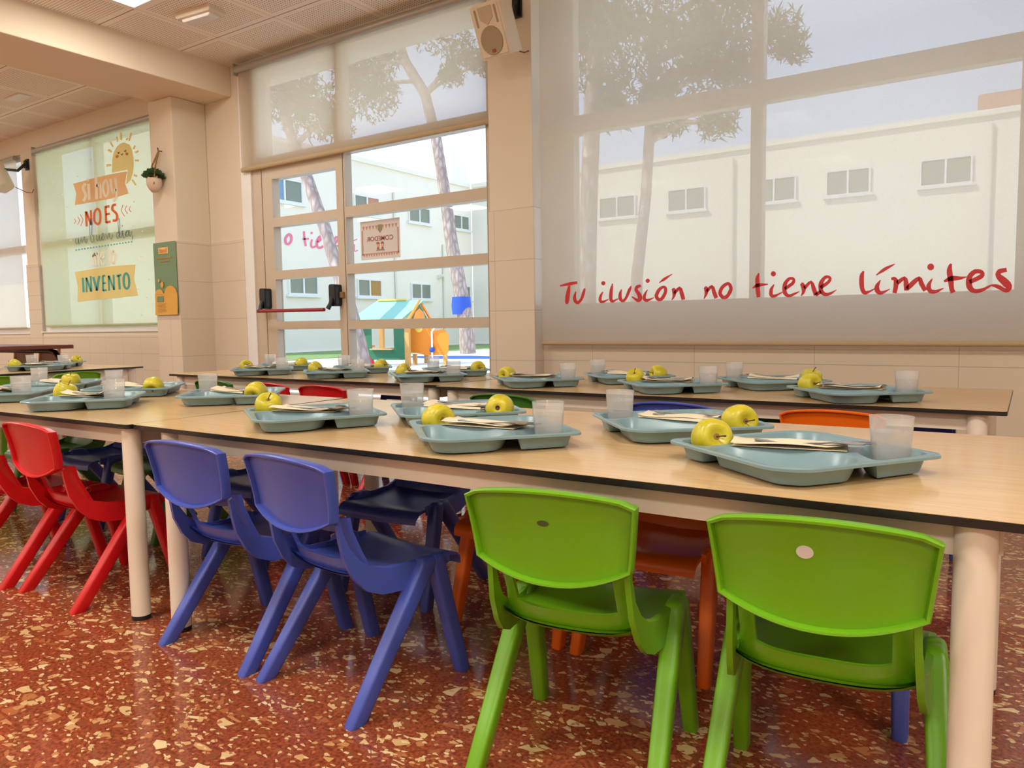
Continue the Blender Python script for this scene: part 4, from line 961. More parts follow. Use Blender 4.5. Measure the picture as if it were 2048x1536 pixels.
t = thing('wall_poster', 'green and mustard poster hanging on the tiled pillar below the plant', 'poster', (-5.635, 3.486, 0.865))
b = MB()
PW, PH = 0.31, 0.575
def pst(u, v, d=0.0):
    bend = 0.012 * math.exp(-v * 12) + 0.004 * math.sin(u * 20)
    return (u, -0.002 - d - bend * 0.6, v)
def sheet(bb, u0, u1, v0, v1, d, nu=8, nv=14, mi=0, fn=pst):
    vs = [fn(u0 + (u1 - u0) * i / nu, v0 + (v1 - v0) * j / nv, d) for j in range(nv + 1) for i in range(nu + 1)]
    bb.add(vs, [(j * (nu + 1) + i, j * (nu + 1) + i + 1, (j + 1) * (nu + 1) + i + 1, (j + 1) * (nu + 1) + i) for j in range(nv) for i in range(nu)], mi)
sheet(b, -PW / 2, PW / 2, 0, PH, 0.0)
b.build('sheet', M['poster_green'], t)
b = MB()
sheet(b, -PW / 2, PW / 2, 0.0, 0.172, 0.0045)
for cx, r in ((-0.095, 0.055), (0.065, 0.085)):
    n_ = 20
    b.add([pst(max(-PW / 2, min(PW / 2, cx + r * math.cos(a))), 0.165 + r * 0.75 * math.sin(a), 0.006) for a in [math.pi * k / n_ for k in range(n_ + 1)]], [tuple(range(n_ + 1))])
for cx, cz, r in ((-0.095, 0.275, 0.013), (-0.05, 0.24, 0.022)):
    b.add([pst(cx + r * math.cos(a), cz + r * 1.15 * math.sin(a), 0.006) for a in [6.283 * k / 20 for k in range(20)]], [tuple(range(20))])
b.build('hill_shapes', M['poster_yellow'], t)
b = MB()
sheet(b, -0.125, -0.035, 0.105, 0.15, 0.0075, 4, 3)
b.build('badge_shape', M['poster_green'], t)
b = MB()
for k in range(7):
    sheet(b, -0.115, 0.005 - 0.01 * (k % 3), 0.022 + k * 0.011, 0.026 + k * 0.011, 0.0065, 4, 1)
b.build('small_print', M['poster_tan'], t)
b = MB()
sheet(b, -0.085, 0.055, 0.485, 0.535, 0.002, 4, 2)
b.build('title_panel', M['poster_light'], t)
b = MB()
for k, (w0, w1) in enumerate(((-0.115, 0.095), (-0.07, 0.075))):
    u = w0
    while u < w1:
        sheet(b, u, min(u + 0.018, w1), 0.445 - k * 0.025, 0.456 - k * 0.025, 0.003, 1, 1)
        u += 0.023
b.build('subtitle_lines', M['poster_tan'], t)

def text_mesh(txt, size, mat, parent, loc, rot, name='lettering', sx=1.0, mirror=False):
    c = bpy.data.curves.new('lettering', 'FONT')
    c.body = txt
    c.size = size
    c.align_x = 'CENTER'
    c.offset = size * 0.012
    o = bpy.data.objects.new('lettering', c)
    COL.objects.link(o)
    dg = bpy.context.evaluated_depsgraph_get()
    me = bpy.data.meshes.new_from_object(o.evaluated_get(dg))
    bpy.data.objects.remove(o)
    me.materials.clear()
    me.materials.append(M[mat])
    o = link(name, me, parent)
    k = -1 if mirror else 1
    for v in me.vertices:
        v.co.x *= sx * k
    o.location = loc
    o.rotation_euler = rot
    return o
text_mesh('Rendi', 0.052, 'poster_orange', t, (-0.015, -0.0065, 0.493), (math.pi / 2, 0, 0), sx=0.95)

# paper notice stuck to the outside of the door glass: read from the yard, so mirrored from here
t = thing('door_notice', 'paper dining room notice on the door glass, seen reversed from inside', 'sign', (-3.655, 3.8535, 1.212))
t['label'] = 'white paper COMEDOR notice on the door glass, seen reversed from inside'
b = MB()
NW, NH = 0.37, 0.268
def nt(u, v, d=0.0):
    return (u, -d, v)
sheet(b, -NW / 2, NW / 2, 0, NH, 0.0, 1, 1, fn=nt)
b.build('sheet', M['paper'], t)
b = MB()
for u0, u1, v0, v1 in ((-0.172, -0.162, 0.03, 0.205), (0.162, 0.172, 0.03, 0.205), (-0.172, 0.172, 0.038, 0.044)):
    sheet(b, u0, u1, v0, v1, 0.001, 1, 1, fn=nt)
for k in range(14):
    u = -0.162 + k * 0.0236
    b.add([nt(u, 0.038, 0.001), nt(u + 0.018, 0.038, 0.001), nt(u + 0.009, 0.018, 0.001)], [(0, 1, 2)])
for k in range(11):
    if k == 5:
        continue
    u = -0.165 + k * 0.0305
    b.add([nt(u, 0.232, 0.001), nt(u + 0.022, 0.232, 0.001), nt(u + 0.011, 0.203, 0.001)], [(0, 1, 2)])
b.build('bunting_border', M['paper_pink'], t)
b = MB()
b.add([nt(-0.018, 0.236, 0.0015), nt(0.022, 0.236, 0.0015), nt(0.022, 0.20, 0.0015), nt(0.002, 0.178, 0.0015), nt(-0.018, 0.20, 0.0015)], [(0, 1, 2, 3, 4)])
b.add([nt(-0.04, 0.058, 0.0015), nt(0.045, 0.058, 0.0015), nt(0.03, 0.068, 0.0015), nt(-0.028, 0.068, 0.0015)], [(0, 1, 2, 3)])
b.build('crest_and_table', M['paper_green'], t)
b = MB()
for cx in (-0.02, 0.022):
    b.add([nt(cx + 0.013 * math.cos(a), 0.098 + 0.016 * math.sin(a), 0.0015) for a in [6.283 * k / 16 for k in range(16)]], [tuple(range(16))])
b.build('child_faces', M['paper_skin'], t)
b = MB()
for cx in (-0.02, 0.022):
    b.add([nt(cx + 0.015 * math.cos(a), 0.103 + 0.016 * math.sin(a), 0.002) for a in [math.pi * k / 12 for k in range(13)]], [tuple(range(13))])
    b.add([nt(cx - 0.012, 0.068, 0.0015), nt(cx + 0.012, 0.068, 0.0015), nt(cx + 0.007, 0.083, 0.0015), nt(cx - 0.007, 0.083, 0.0015)], [(0, 1, 2, 3)])
b.build('child_hair', M['paper_ink'], t)
text_mesh('COMEDOR', 0.044, 'paper_ink', t, (0.0, -0.0015, 0.127), (math.pi / 2, 0, 0), sx=1.12, mirror=True)
# ------------------------------------------------------------------ tables
TZ = 0.512
def table(label, cx, cy, L, W, rz, legs, cat='table', group='long low dining tables'):
    t = thing('dining_table', label, cat, (cx, cy, 0), rz, group)
    b = MB()
    pr = rounded([(-L / 2, -W / 2), (L / 2, -W / 2), (L / 2, W / 2), (-L / 2, W / 2)], 0.012, 3)
    b.loft([[(u, v, z) for u, v in pr] for z in (TZ - 0.0115, TZ - 0.0006)])
    b.build('table_edge', M['edge'], t, 40)
    b = MB()
    pr2 = rounded([(-L / 2 + .001, -W / 2 + .001), (L / 2 - .001, -W / 2 + .001), (L / 2 - .001, W / 2 - .001), (-L / 2 + .001, W / 2 - .001)], 0.012, 3)
    b.loft([[(u, v, z) for u, v in pr2] for z in (TZ - 0.0006, TZ)])
    b.build('tabletop', M['laminate'], t)
    z0, z1 = TZ - 0.056, TZ - 0.0115
    for x0, x1, y0, y1 in ((-L / 2 + .07, L / 2 - .07, -W / 2 + .035, -W / 2 + .058), (-L / 2 + .07, L / 2 - .07, W / 2 - .058, W / 2 - .035),
                           (-L / 2 + .045, -L / 2 + .068, -W / 2 + .06, W / 2 - .06), (L / 2 - .068, L / 2 - .045, -W / 2 + .06, W / 2 - .06)):
        b = MB()
        b.box(x0, x1, y0, y1, z0, z1)
        b.build('apron', M['white_metal'], t)
    for lx, ly in legs:
        b = MB()
        b.cyl((lx, ly, 0.012), (lx, ly, z1), 0.0235, n=24)
        o = b.build('leg', M['white_metal'], t, 40)
        b = MB()
        b.cyl((lx, ly, 0), (lx, ly, 0.012), 0.0225, n=24)
        b.build('foot_cap', M['rubber'], o, 40)
    return t
def std_legs(L, W, ins=0.065):
    return [(sx_ * (L / 2 - ins), sy_ * (W / 2 - 0.035)) for sx_ in (-1, 1) for sy_ in (-1, 1)]
TL, TW = 1.86, 0.745
l1 = std_legs(TL, TW)
l1 = [(-0.812, l1[0][1]), (-0.812, l1[1][1]), (0.858, l1[2][1]), (0.858, l1[3][1])]
table('long maple-topped table nearest the camera, with green and blue chairs tucked under', -0.888, 1.0125 + TW / 2, 1.862, TW, 0.0, l1)
l2 = std_legs(TL, TW, 0.04)
table('long maple-topped table at the left of the front row, with red chairs tucked under', -2.757, 0.982 + TW / 2, TL, TW, 1.2, l2)
table('long maple-topped table by the large right blind, back row', -0.932, 2.236 + 0.70 / 2, 1.862, 0.70, -0.9, std_legs(1.862, 0.70))
table('long maple-topped table in front of the glazed door, back row', -2.806, 2.297 + 0.70 / 2, 1.862, 0.70, 0.0, std_legs(1.862, 0.70))
table('maple-topped table at the far left, set end-on to the window wall', -5.065, 1.79, 1.86, 0.74, 90, std_legs(1.86, 0.74))

# dark brown table with curved black legs
t = thing('brown_table', 'dark brown wooden table with curved black legs near the far left window', 'table', (-7.4, 2.75, 0), 0)
b = MB()
b.box(-1.0, 1.0, -0.37, 0.37, 0.605, 0.636)
bevel(b.build('tabletop', M['brown_wood'], t), 0.004)
for sy_ in (-1, 1):
    for sx_ in (-1, 1):
        b = MB()
        b.tube([(sx_ * (0.4 + q), sy_ * 0.30, z) for q, z in ((-0.4, 0.585), (0.35, 0.585), (0.44, 0.572), (0.495, 0.53), (0.515, 0.46), (0.53, 0.2), (0.535, 0.0))], 0.022, 12)
        b.build('leg', M['black'], t, 50)
def brown_chair(x, y, rz, label):
    t = thing('wooden_chair', label, 'chair', (x, y, 0), rz, 'brown wooden chairs')
    b = MB()
    b.box(-0.18, 0.18, -0.18, 0.18, 0.345, 0.365)
    bevel(b.build('seat', M['brown_wood'], t), 0.006)
    b = MB()
    b.loft([[(u, -0.19 - 0.03 * (z - 0.4) + 0.10 * u * u, z) for u in (-0.17, -0.08, 0, 0.08, 0.17)] + [(u, -0.205 - 0.03 * (z - 0.4) + 0.10 * u * u, z) for u in (0.17, 0.08, 0, -0.08, -0.17)] for z in (0.39, 0.585)])
    bevel(b.build('backrest', M['brown_wood'], t), 0.004)
    for sx_ in (-1, 1):
        b = MB()
        b.tube([(sx_ * 0.165, -0.20, 0.0), (sx_ * 0.165, -0.175, 0.35), (sx_ * 0.165, -0.20, 0.60)], 0.013, 8)
        b.build('leg', M['brown_edge'], t, 50)
        b = MB()
        b.tube([(sx_ * 0.165, 0.165, 0.0), (sx_ * 0.165, 0.155, 0.345)], 0.013, 8)
        b.build('leg', M['brown_edge'], t, 50)
brown_chair(-7.02, 3.02, 180, 'brown wooden chair at the dark table, right of two')
brown_chair(-7.50, 3.02, 180, 'brown wooden chair at the dark table, left of two')

# ------------------------------------------------------------------ moulded plastic chairs
def by(z):                       # how far back the lower back frame leans at height z
    return -0.088 - max(0.0, z - 0.262) * 0.46

def back_mesh(mat):
    b = MB()
    NU, NV = 14, 8
    T = 0.005
    def P(u, v, d=0.0):
        w = 0.121 + 0.011 * v
        zt = 0.501 - 0.013 * u * u - 0.006 * abs(u) ** 14
        zb = 0.357 + 0.030 * abs(u) ** 2.1
        z = zb + (zt - zb) * v
        y = -0.158 - 0.036 * (z - 0.35) / 0.155 + 0.017 * u * u - 0.006 * (1 - v) ** 3
        return (u * w, y - d, z)
    for d, flip in ((0.0, 1), (T, 0)):
        vs = [P(-1 + 2 * i / NU, j / NV, -d) for j in range(NV + 1) for i in range(NU + 1)]
        fs = [(j * (NU + 1) + i, j * (NU + 1) + i + 1, (j + 1) * (NU + 1) + i + 1, (j + 1) * (NU + 1) + i) for j in range(NV) for i in range(NU)]
        b.add(vs, fs)
    loop = [(-1 + 2 * i / NU, 0) for i in range(NU)] + [(1, j / NV) for j in range(NV)] + [(1 - 2 * i / NU, 1) for i in range(NU)] + [(-1, 1 - j / NV) for j in range(NV)]
    cz = 0.427
    def ring(k, d):
        out = []
        for u, v in loop:
            x, y, z = P(u, v, d)
            c = Vector((x, 0, z - cz))
            out.append((x * (1 + k / 0.125), y, cz + (z - cz) * (1 + k / 0.075)))
        return out
    rings = [ring(0.0, -0.013), ring(0.003, -0.012), ring(0.0042, 0.0), ring(0.0042, 0.008), ring(0.0025, 0.0105), ring(-0.001, 0.0100), ring(-0.0035, 0.0)]
    b.loft(rings + [rings[0]], caps=False)
    # lower frame with its hand slot
    N = 18
    def F(u, r, o):
        a = abs(u)
        z = (0.384, 0.356, 0.312 - 0.022 * (1 - u ** 4), 0.286 - 0.016 * (1 - u * u), 0.265 - 0.009 * (1 - u * u))[r]
        w = (0.111, 0.109, 0.109, 0.112, 0.116)[r]
        y = by(z) + 0.022 * a ** 5 + o * 0.0085 + (0.006 if r == 0 else 0)
        return (u * w, y, z)
    for o in (0, 1):
        vs = [F(-1 + 2 * i / N, r, o) for r in range(5) for i in range(N + 1)]
        fs = []
        for r in range(4):
            for i in range(N):
                if r == 1 and 2 <= i < N - 2:
                    continue
                fs.append((r * (N + 1) + i, r * (N + 1) + i + 1, (r + 1) * (N + 1) + i + 1, (r + 1) * (N + 1) + i))
        b.add(vs, fs)
    # close the slot and outer edges
    def edge(pts):
        A = [F(u, r, 0) for u, r in pts]
        B_ = [F(u, r, 1) for u, r in pts]
        n_ = len(pts)
        b.add(A + B_, [(i, i + 1, n_ + i + 1, n_ + i) for i in range(n_ - 1)])
    U = [-1 + 2 * i / N for i in range(N + 1)]
    edge([(u, 1) for u in U[2:N - 1]])
    edge([(u, 2) for u in U[2:N - 1]])
    for u in (U[2], U[N - 2]):
        edge([(u, 1), (u, 2)])
    for u in (-1, 1):
        edge([(u, r) for r in range(5)])
    edge([(u, 4) for u in U])
    return b.mesh('backrest', mat, 42)

def seat_mesh(mat):
    b = MB()
    N = 12
    prof = [(-0.094, 0.268, 0.116), (-0.080, 0.259, 0.118), (-0.05, 0.2545, 0.121), (0.0, 0.253, 0.126), (0.05, 0.255, 0.130), (0.10, 0.260, 0.133), (0.135, 0.2615, 0.135), (0.155, 0.257, 0.135), (0.166, 0.247, 0.134), (0.168, 0.236, 0.133)]
    def P(u, k, t):
        y, z, w = prof[k]
        lift = 0.016 * u ** 4 * max(0, min(1, (0.04 - y) / 0.12)) - 0.004 * (1 - u * u)
        return (u * w, y, z + lift - t)
    for t in (0.0, 0.007):
        vs = [P(-1 + 2 * i / N, k, t) for k in range(len(prof)) for i in range(N + 1)]
        b.add(vs, [(k * (N + 1) + i, k * (N + 1) + i + 1, (k + 1) * (N + 1) + i + 1, (k + 1) * (N + 1) + i) for k in range(len(prof) - 1) for i in range(N)])
    for u in (-1, 1):
        n_ = len(prof)
        b.add([P(u, k, 0) for k in range(n_)] + [P(u, k, 0.007) for k in range(n_)], [(i, i + 1, n_ + i + 1, n_ + i) for i in range(n_ - 1)])
    U = [-1 + 2 * i / N for i in range(N + 1)]
    b.add([P(u, len(prof) - 1, 0) for u in U] + [P(u, len(prof) - 1, 0.007) for u in U], [(i, i + 1, N + 1 + i + 1, N + 1 + i) for i in range(N)])
    # the side walls that sweep from the arms down to the legs
    up = [(-0.136, 0.384), (-0.130, 0.360), (-0.118, 0.33), (-0.097, 0.302), (-0.07, 0.283), (-0.035, 0.272), (0.02, 0.268), (0.08, 0.270), (0.125, 0.268)]
    lo = [(-0.143, 0.376), (-0.139, 0.346), (-0.131, 0.305), (-0.110, 0.263), (-0.085, 0.236), (-0.05, 0.221), (0.0, 0.217), (0.06, 0.228), (0.125, 0.246)]
    xs = [0.106, 0.107, 0.109, 0.112, 0.116, 0.120, 0.125, 0.130, 0.1325]
    for s_ in (-1, 1):
        rings = []
        for (y0, z0), (y1, z1), x in zip(up, lo, xs):
            t_ = 0.010
            rings.append([(s_ * x, y0, z0), (s_ * (x + t_), y0, z0 - 0.002), (s_ * (x + t_ + 0.001), y1, z1), (s_ * (x + 0.002), y1, z1)])
        b.loft(rings)
    return b.mesh('seat', mat, 42)

def leg_mesh(mat, sx_, front):
    b = MB()
    if front:
        top, foot = Vector((0.139, 0.082, 0.268)), Vector((0.149, 0.150, 0.0))
        a0, b0, a1, b1 = 0.017, 0.019, 0.013, 0.016
    else:
        top, foot = Vector((0.139, 0.058, 0.262)), Vector((0.150, -0.143, 0.0))
        a0, b0, a1, b1 = 0.017, 0.024, 0.0135, 0.020
    def sec(c, a, bb, z, dz=0.0):
        pr = rounded([(-a, -bb), (a, -bb), (a, bb), (-a, bb)], min(a, bb) * 0.6, 3)
        return [(sx_ * (c.x + u), c.y + v, z) for u, v in pr]
    rings = []
    for k, z in enumerate([0.0, 0.004, 0.09, 0.18, 0.25]):
        q = z / top.z
        c = foot.lerp(top, q)
        w = 0.9 if k == 0 else 1.0
        rings.append(sec(c, (a1 + (a0 - a1) * q) * w, (b1 + (b0 - b1) * q) * w, z))
    for z, w in ((0.262, 0.96), (0.270, 0.80), (0.274, 0.5)):
        c = foot.lerp(top, min(1, z / top.z))
        rings.append(sec(c, a0 * w, b0 * w, z))
    b.loft(rings)
    return b.mesh('leg', mat, 40)

CHAIR = {}
def chair_kind(colour):
    if colour not in CHAIR:
        m = PLASTIC[colour]
        CHAIR[colour] = dict(seat=seat_mesh(m), back=back_mesh(m), legs=[leg_mesh(m, s_, f_) for f_ in (True, False) for s_ in (-1, 1)])
    return CHAIR[colour]
def chair(colour, x, y, rz, label, group='moulded plastic chairs'):
    k = chair_kind(colour)
    t = thing('child_chair', label, 'chair', (x, y, 0), rz, group)
    link('seat', k['seat'], t)
    back = link('backrest', k['back'], t)
    for me in k['legs']:
        link('leg', me, t)
    return t, back

G = 'moulded plastic chairs'
chair('red', -2.575, 1.095, 0, 'red plastic chair cut by the left edge, near side of the front table')
chair('red', -2.195, 1.112, -1, 'red plastic chair shown whole at the left, beside the two white table legs')
chair('blue', -1.508, 1.124, 0, 'left of the two blue plastic chairs in the foreground')
chair('blue', -1.138, 1.112, -6, 'right of the two blue plastic chairs in the foreground')
t, bk = chair('green', -0.594, 1.108, 9, 'bright green plastic chair with a small dark mark on its back')
b = MB()
b.loft([[(-0.004 + r * 1.25 * math.cos(a), -0.158 - 0.036 * (0.102 + r * 0.6 * math.sin(a)) / 0.155 + y, 0.452 + r * 0.6 * math.sin(a)) for a in [6.283 * k / 16 for k in range(16)]] for r, y in ((0.0080, 0.001), (0.0076, -0.0009))])
o = b.build('worn_mark', M['mark'], bk)
t, bk = chair('green', -0.212, 1.140, 6, 'bright green plastic chair with a white worn spot on its back')
b = MB()
b.loft([[(-0.014 + r * math.cos(a), -0.158 - 0.036 * (0.109 + r * 0.85 * math.sin(a)) / 0.155 + y, 0.459 + r * 0.85 * math.sin(a)) for a in [6.283 * k / 20 for k in range(20)]] for r, y in ((0.0105, 0.001), (0.0102, -0.0009))])
o = b.build('worn_spot', M['paper'], bk)
o['label'] = 'round white worn spot'
# across the front tables, facing the camera
chair('blue', -0.295, 1.595, 180, 'blue plastic chair across the front table, seen behind the right green chair')
chair('orange', -0.655, 1.60, 180, 'orange plastic chair across the front table, seen between the two green chairs')
chair('orange', -1.005, 1.60, 181, 'orange plastic chair across the front table, its leg beside the left green chair')
chair('blue', -1.42, 1.605, 184, 'blue plastic chair across the front table, seen right of the foreground blue pair')
chair('blue', -2.045, 1.60, 178, 'blue plastic chair across the front table, seen between the foreground blue pair')
chair('dark_green', -2.60, 1.60, 175, 'dark green plastic chair seen under the table behind the white leg pair')
chair('blue', -2.97, 1.575, 180, 'blue plastic chair across the front left table, behind the whole red chair')
chair('dark_green', -3.32, 1.55, 180, 'dark green plastic chair across the front left table, at the left edge')
# near side of the back tables
chair('orange', -0.405, 2.335, 0, 'orange plastic chair at the back table, its back showing right of the tray pair')
chair('blue', -0.865, 2.34, -1, 'blue plastic chair at the back table, left of the orange one')
chair('dark_green', -1.497, 2.345, 0, 'dark green plastic chair at the back table, below the door pier')
chair('red', -2.42, 2.345, 0, 'red plastic chair at the back table, right of the red pair')
chair('red', -2.78, 2.35, 0, 'red plastic chair at the back table, left of the red pair')
chair('dark_green', -3.19, 2.36, 0, 'dark green plastic chair at the left end of the back table')
# far side of the back tables
chair('blue', -0.275, 2.80, 178, 'blue plastic chair beyond the back table, at its right end')
chair('dark_green', -0.72, 2.81, 178, 'dark green plastic chair beyond the back table, behind the blue one')
chair('red', -1.33, 2.83, 178, 'red plastic chair beyond the back table, right of the table joint')
chair('red', -2.22, 2.85, 180, 'red plastic chair beyond the back table, left of the table joint')
chair('blue', -2.72, 2.85, 180, 'blue plastic chair beyond the back table, in front of the door')
# far-left table
chair('green', -4.805, 2.27, 90, 'bright green plastic chair at the end-on left table, right one of two')
chair('green', -4.805, 1.83, 90, 'bright green plastic chair at the end-on left table, at the frame edge')
chair('red', -5.34, 2.12, -90, 'red plastic chair on the far side of the end-on left table')

# ------------------------------------------------------------------ place settings
def tray_mesh(mat):
    b = bmesh.new()
    H0 = 0.032
    outline = rounded([(-0.200, -0.004), (-0.020, -0.188), (0.030, -0.188), (0.196, -0.006), (0.196, 0.010), (0.020, 0.184), (-0.026, 0.184), (-0.200, 0.012)], 0.042, 5)
    comps = [
        (rounded([(-0.130, -0.058), (-0.018, -0.181), (0.029, -0.181), (0.096, -0.113), (0.080, -0.040), (0.0, -0.022), (-0.096, -0.028)], 0.030, 4), 0.014, 0.0025),
        (rounded([(-0.104, 0.032), (0.0, 0.024), (0.092, 0.032), (0.108, 0.074), (0.019, 0.177), (-0.025, 0.177), (-0.114, 0.082)], 0.030, 4), 0.014, 0.0025),
        (rounded([(-0.196, 0.003), (-0.142, -0.052), (-0.098, 0.002), (-0.112, 0.082), (-0.138, 0.068)], 0.028, 4), 0.011, 0.0025),
        (rounded([(0.192, 0.002), (0.112, -0.092), (0.084, -0.018), (0.100, 0.052), (0.128, 0.076)], 0.028, 4), 0.011, 0.0025),
        (rounded([(-0.092, -0.014), (0.074, -0.014), (0.074, 0.014), (-0.092, 0.014)], 0.012, 3), 0.005, 0.018),
    ]
    def loop(pts, z):
        return [b.verts.new((x, y, z)) for x, y in pts]
    def ring_edges(vs):
        return [b.edges.new((vs[i], vs[(i + 1) % len(vs)])) for i in range(len(vs))]
    def inset(pts, d):
        n_ = len(pts)
        cx = sum(p[0] for p in pts) / n_
        cy = sum(p[1] for p in pts) / n_
        out = []
        for i in range(n_):
            p0, p1, p2 = Vector(pts[i - 1]), Vector(pts[i]), Vector(pts[(i + 1) % n_])
            t = (p2 - p0).normalized()
            nn = Vector((-t.y, t.x))
            q = p1 + nn * d
            if (q - Vector((cx, cy))).length > (p1 - Vector((cx, cy))).length:
                q = p1 - nn * d
            out.append((q.x, q.y))
        return out
    def bridge(a, c):
        for i in range(len(a)):
            k = (i + 1) % len(a)
            b.faces.new((a[i], a[k], c[k], c[i]))
    o = loop(outline, H0)
    edges = ring_edges(o)
    tops = []
    for pts, tap, zb in comps:
        tp = loop(pts, H0)
        edges += ring_edges(tp)
        tops.append(tp)
    bmesh.ops.triangle_fill(b, edges=edges, use_beauty=True)
    # rolled outer lip
    big = lambda k, z: loop([(x * k, y * k) for x, y in outline], z)
    l1_, l2_, l3_ = big(1.012, H0 + 0.0012), big(1.026, H0 - 0.001), big(1.024, H0 - 0.005)
    bridge(o, l1_)
    bridge(l1_, l2_)
    bridge(l2_, l3_)
    for (pts, tap, zb), tp in zip(comps, tops):
        r1 = loop(inset(pts, tap * 0.10), H0 - 0.0012)
        r2 = loop(inset(pts, tap * 0.75), zb + 0.006)
        r3 = loop(inset(pts, tap * 0.95), zb + 0.0015)
        r4 = loop(inset(pts, tap * 1.5), zb)
        bridge(tp, r1)
        bridge(r1, r2)
        bridge(r2, r3)
        bridge(r3, r4)
        b.faces.new(r4)
    bmesh.ops.recalc_face_normals(b, faces=b.faces)
    me = bpy.data.meshes.new('tray')
    b.to_mesh(me)
    b.free()
    me.materials.append(mat)
    me.polygons.foreach_set('use_smooth', [True] * len(me.polygons))
    me.set_sharp_from_angle(angle=math.radians(45))
    return me
TRAY = tray_mesh(M['tray'])

b = MB()
ap = [(0.0003, 0.024), (0.006, 0.0245), (0.012, 0.0285), (0.020, 0.0325), (0.027, 0.031), (0.033, 0.024), (0.0365, 0.012), (0.0370, 0.0), (0.0350, -0.012), (0.0305, -0.022), (0.0245, -0.029), (0.016, -0.0335), (0.010, -0.0335), (0.005, -0.0305), (0.0003, -0.0290)]
b.lathe(ap, 28)
for i, v in enumerate(b.v):
    a = math.atan2(v[1], v[0])
    k = 1 + 0.018 * math.cos(5 * a) * (1 if v[2] < 0 else 0.5) + 0.012 * math.cos(2 * a + 0.7)
    b.v[i] = (v[0] * k, v[1] * k, v[2])
APPLE = b.mesh('fruit', M['apple'], 60)
b = MB()
b.tube([(0, 0, 0.022), (0.001, 0, 0.030), (0.004, 0.001, 0.039), (0.008, 0.002, 0.046)], [0.0016, 0.0013, 0.0013, 0.0019], 6)
STEM = b.mesh('stem', M['stem'], 60)
b = MB()
b.lathe([(0.0003, -0.0285), (0.0045, -0.0300), (0.0062, -0.0325), (0.0050, -0.0335), (0.003, -0.0315), (0.0003, -0.0305)], 10)
CALYX = b.mesh('calyx', M['stem'], 60)
# small brown hollow around the stem
b = MB()
b.lathe([(0.0003, 0.0246), (0.004, 0.0249), (0.006, 0.0256), (0.006, 0.0250), (0.004, 0.0243), (0.0003, 0.0238)], 14)
HOLLOW = b.mesh('stem_hollow', M['strap'], 60)

b = MB()
b.lathe([(0.0003, 0.0), (0.0240, 0.0), (0.0250, 0.0015), (0.0264, 0.022), (0.0274, 0.0238), (0.0312, 0.083), (0.0316, 0.0838), (0.0303, 0.0838), (0.0261, 0.0245), (0.0238, 0.003), (0.0003, 0.003)], 36)
CUP = b.mesh('wall', M['cup'], 50)
b = MB()
b.lathe([(0.0003, 0.0035), (0.0232, 0.0035), (0.0256, 0.0245), (0.0282, 0.0605), (0.0286, 0.0612), (0.0003, 0.0612)], 36)
WATER = b.mesh('water', M['water'], 50)

def napkin_mesh(seed):
    r = random.Random(seed)
    b = MB()
    L, W = 0.172, 0.064
    for lay in range(2):
        vs = []
        nx, ny = 12, 4
        k0 = r.uniform(-0.004, 0.004)
        sk = r.uniform(-0.012, 0.012) * lay
        for j in range(ny + 1):
            for i in range(nx + 1):
                u, v = i / nx - 0.5, j / ny - 0.5
                z = lay * 0.0050 + lay * 0.006 * (0.5 - abs(v)) + 0.0035 * lay * math.cos(u * 6.0 + seed) * (1 - abs(v)) + (0.006 * max(0, abs(u) - 0.36) * 8 * lay * r.random())
                vs.append((u * L + sk * v, v * W * (1 - 0.06 * lay) + k0 * lay + 0.006 * u * lay, z + 0.0006))
        b.add(vs, [(j * (nx + 1) + i, j * (nx + 1) + i + 1, (j + 1) * (nx + 1) + i + 1, (j + 1) * (nx + 1) + i) for j in range(ny) for i in range(nx)])
    # the fold that joins the two layers
    b.add([(-L / 2, W / 2, 0.0006), (L / 2, W / 2, 0.0006), (L / 2, W / 2 * 0.94, 0.006), (-L / 2, W / 2 * 0.94, 0.006)], [(0, 1, 2, 3)])
    return b.mesh('paper_napkin', M['napkin'], 60, fix=False)
NAPKINS = [napkin_mesh(k) for k in range(5)]

def flat_metal(name, outline_pts, zfun, th=0.0016):
    b = MB()
    n_ = len(outline_pts)
    half = n_ // 2
    top = [(x, y, zfun(x, y) + th) for x, y in outline_pts]
    bot = [(x, y, zfun(x, y)) for x, y in outline_pts]
    fs = []
    for i in range(half - 1):
        a, c = i, n_ - 1 - i
        fs.append((a, a + 1, c - 1, c))
        fs.append((n_ + c, n_ + c - 1, n_ + a + 1, n_ + a))
    for i in range(n_):
        k = (i + 1) % n_
        fs.append((i, n_ + i, n_ + k, k))
    b.add(top + bot, fs)
    return b.mesh(name, M['steel'], 40)
def mirror_outline(half):
    return [(x, y) for x, y in half] + [(x, -y) for x, y in reversed(half)]
handle = [(-0.082, 0.002), (-0.080, 0.007), (-0.06, 0.0075), (-0.02, 0.0045), (0.02, 0.0035)]
zf = lambda x, y: 0.0015 + 0.010 * max(0, (x - 0.0) / 0.08) * (1 if x < 0.05 else 1) - 0.006 * max(0, (x - 0.045) / 0.04) + 0.003 * max(0, (-x - 0.03) / 0.05)
SPOON = flat_metal('spoon', mirror_outline(handle + [(0.034, 0.005), (0.044, 0.013), (0.058, 0.0165), (0.070, 0.0135), (0.079, 0.007), (0.082, 0.001)]), lambda x, y: zf(x, y) - (0.006 * max(0, 1 - ((x - 0.06) / 0.022) ** 2 - (y / 0.016) ** 2) if x > 0.03 else 0))
FORKBODY = flat_metal('shank', mirror_outline(handle + [(0.030, 0.006), (0.038, 0.0115), (0.050, 0.0125)]), zf)
b = MB()
for y in (-0.0105, -0.0035, 0.0035, 0.0105):
    b.loft([[(x, y + s_ * w, zf(x, 0) + q) for s_, q in ((-1, 0), (1, 0), (1, 0.0016), (-1, 0.0016))] for x, w in ((0.049, 0.0021), (0.075, 0.0017), (0.084, 0.0008))])
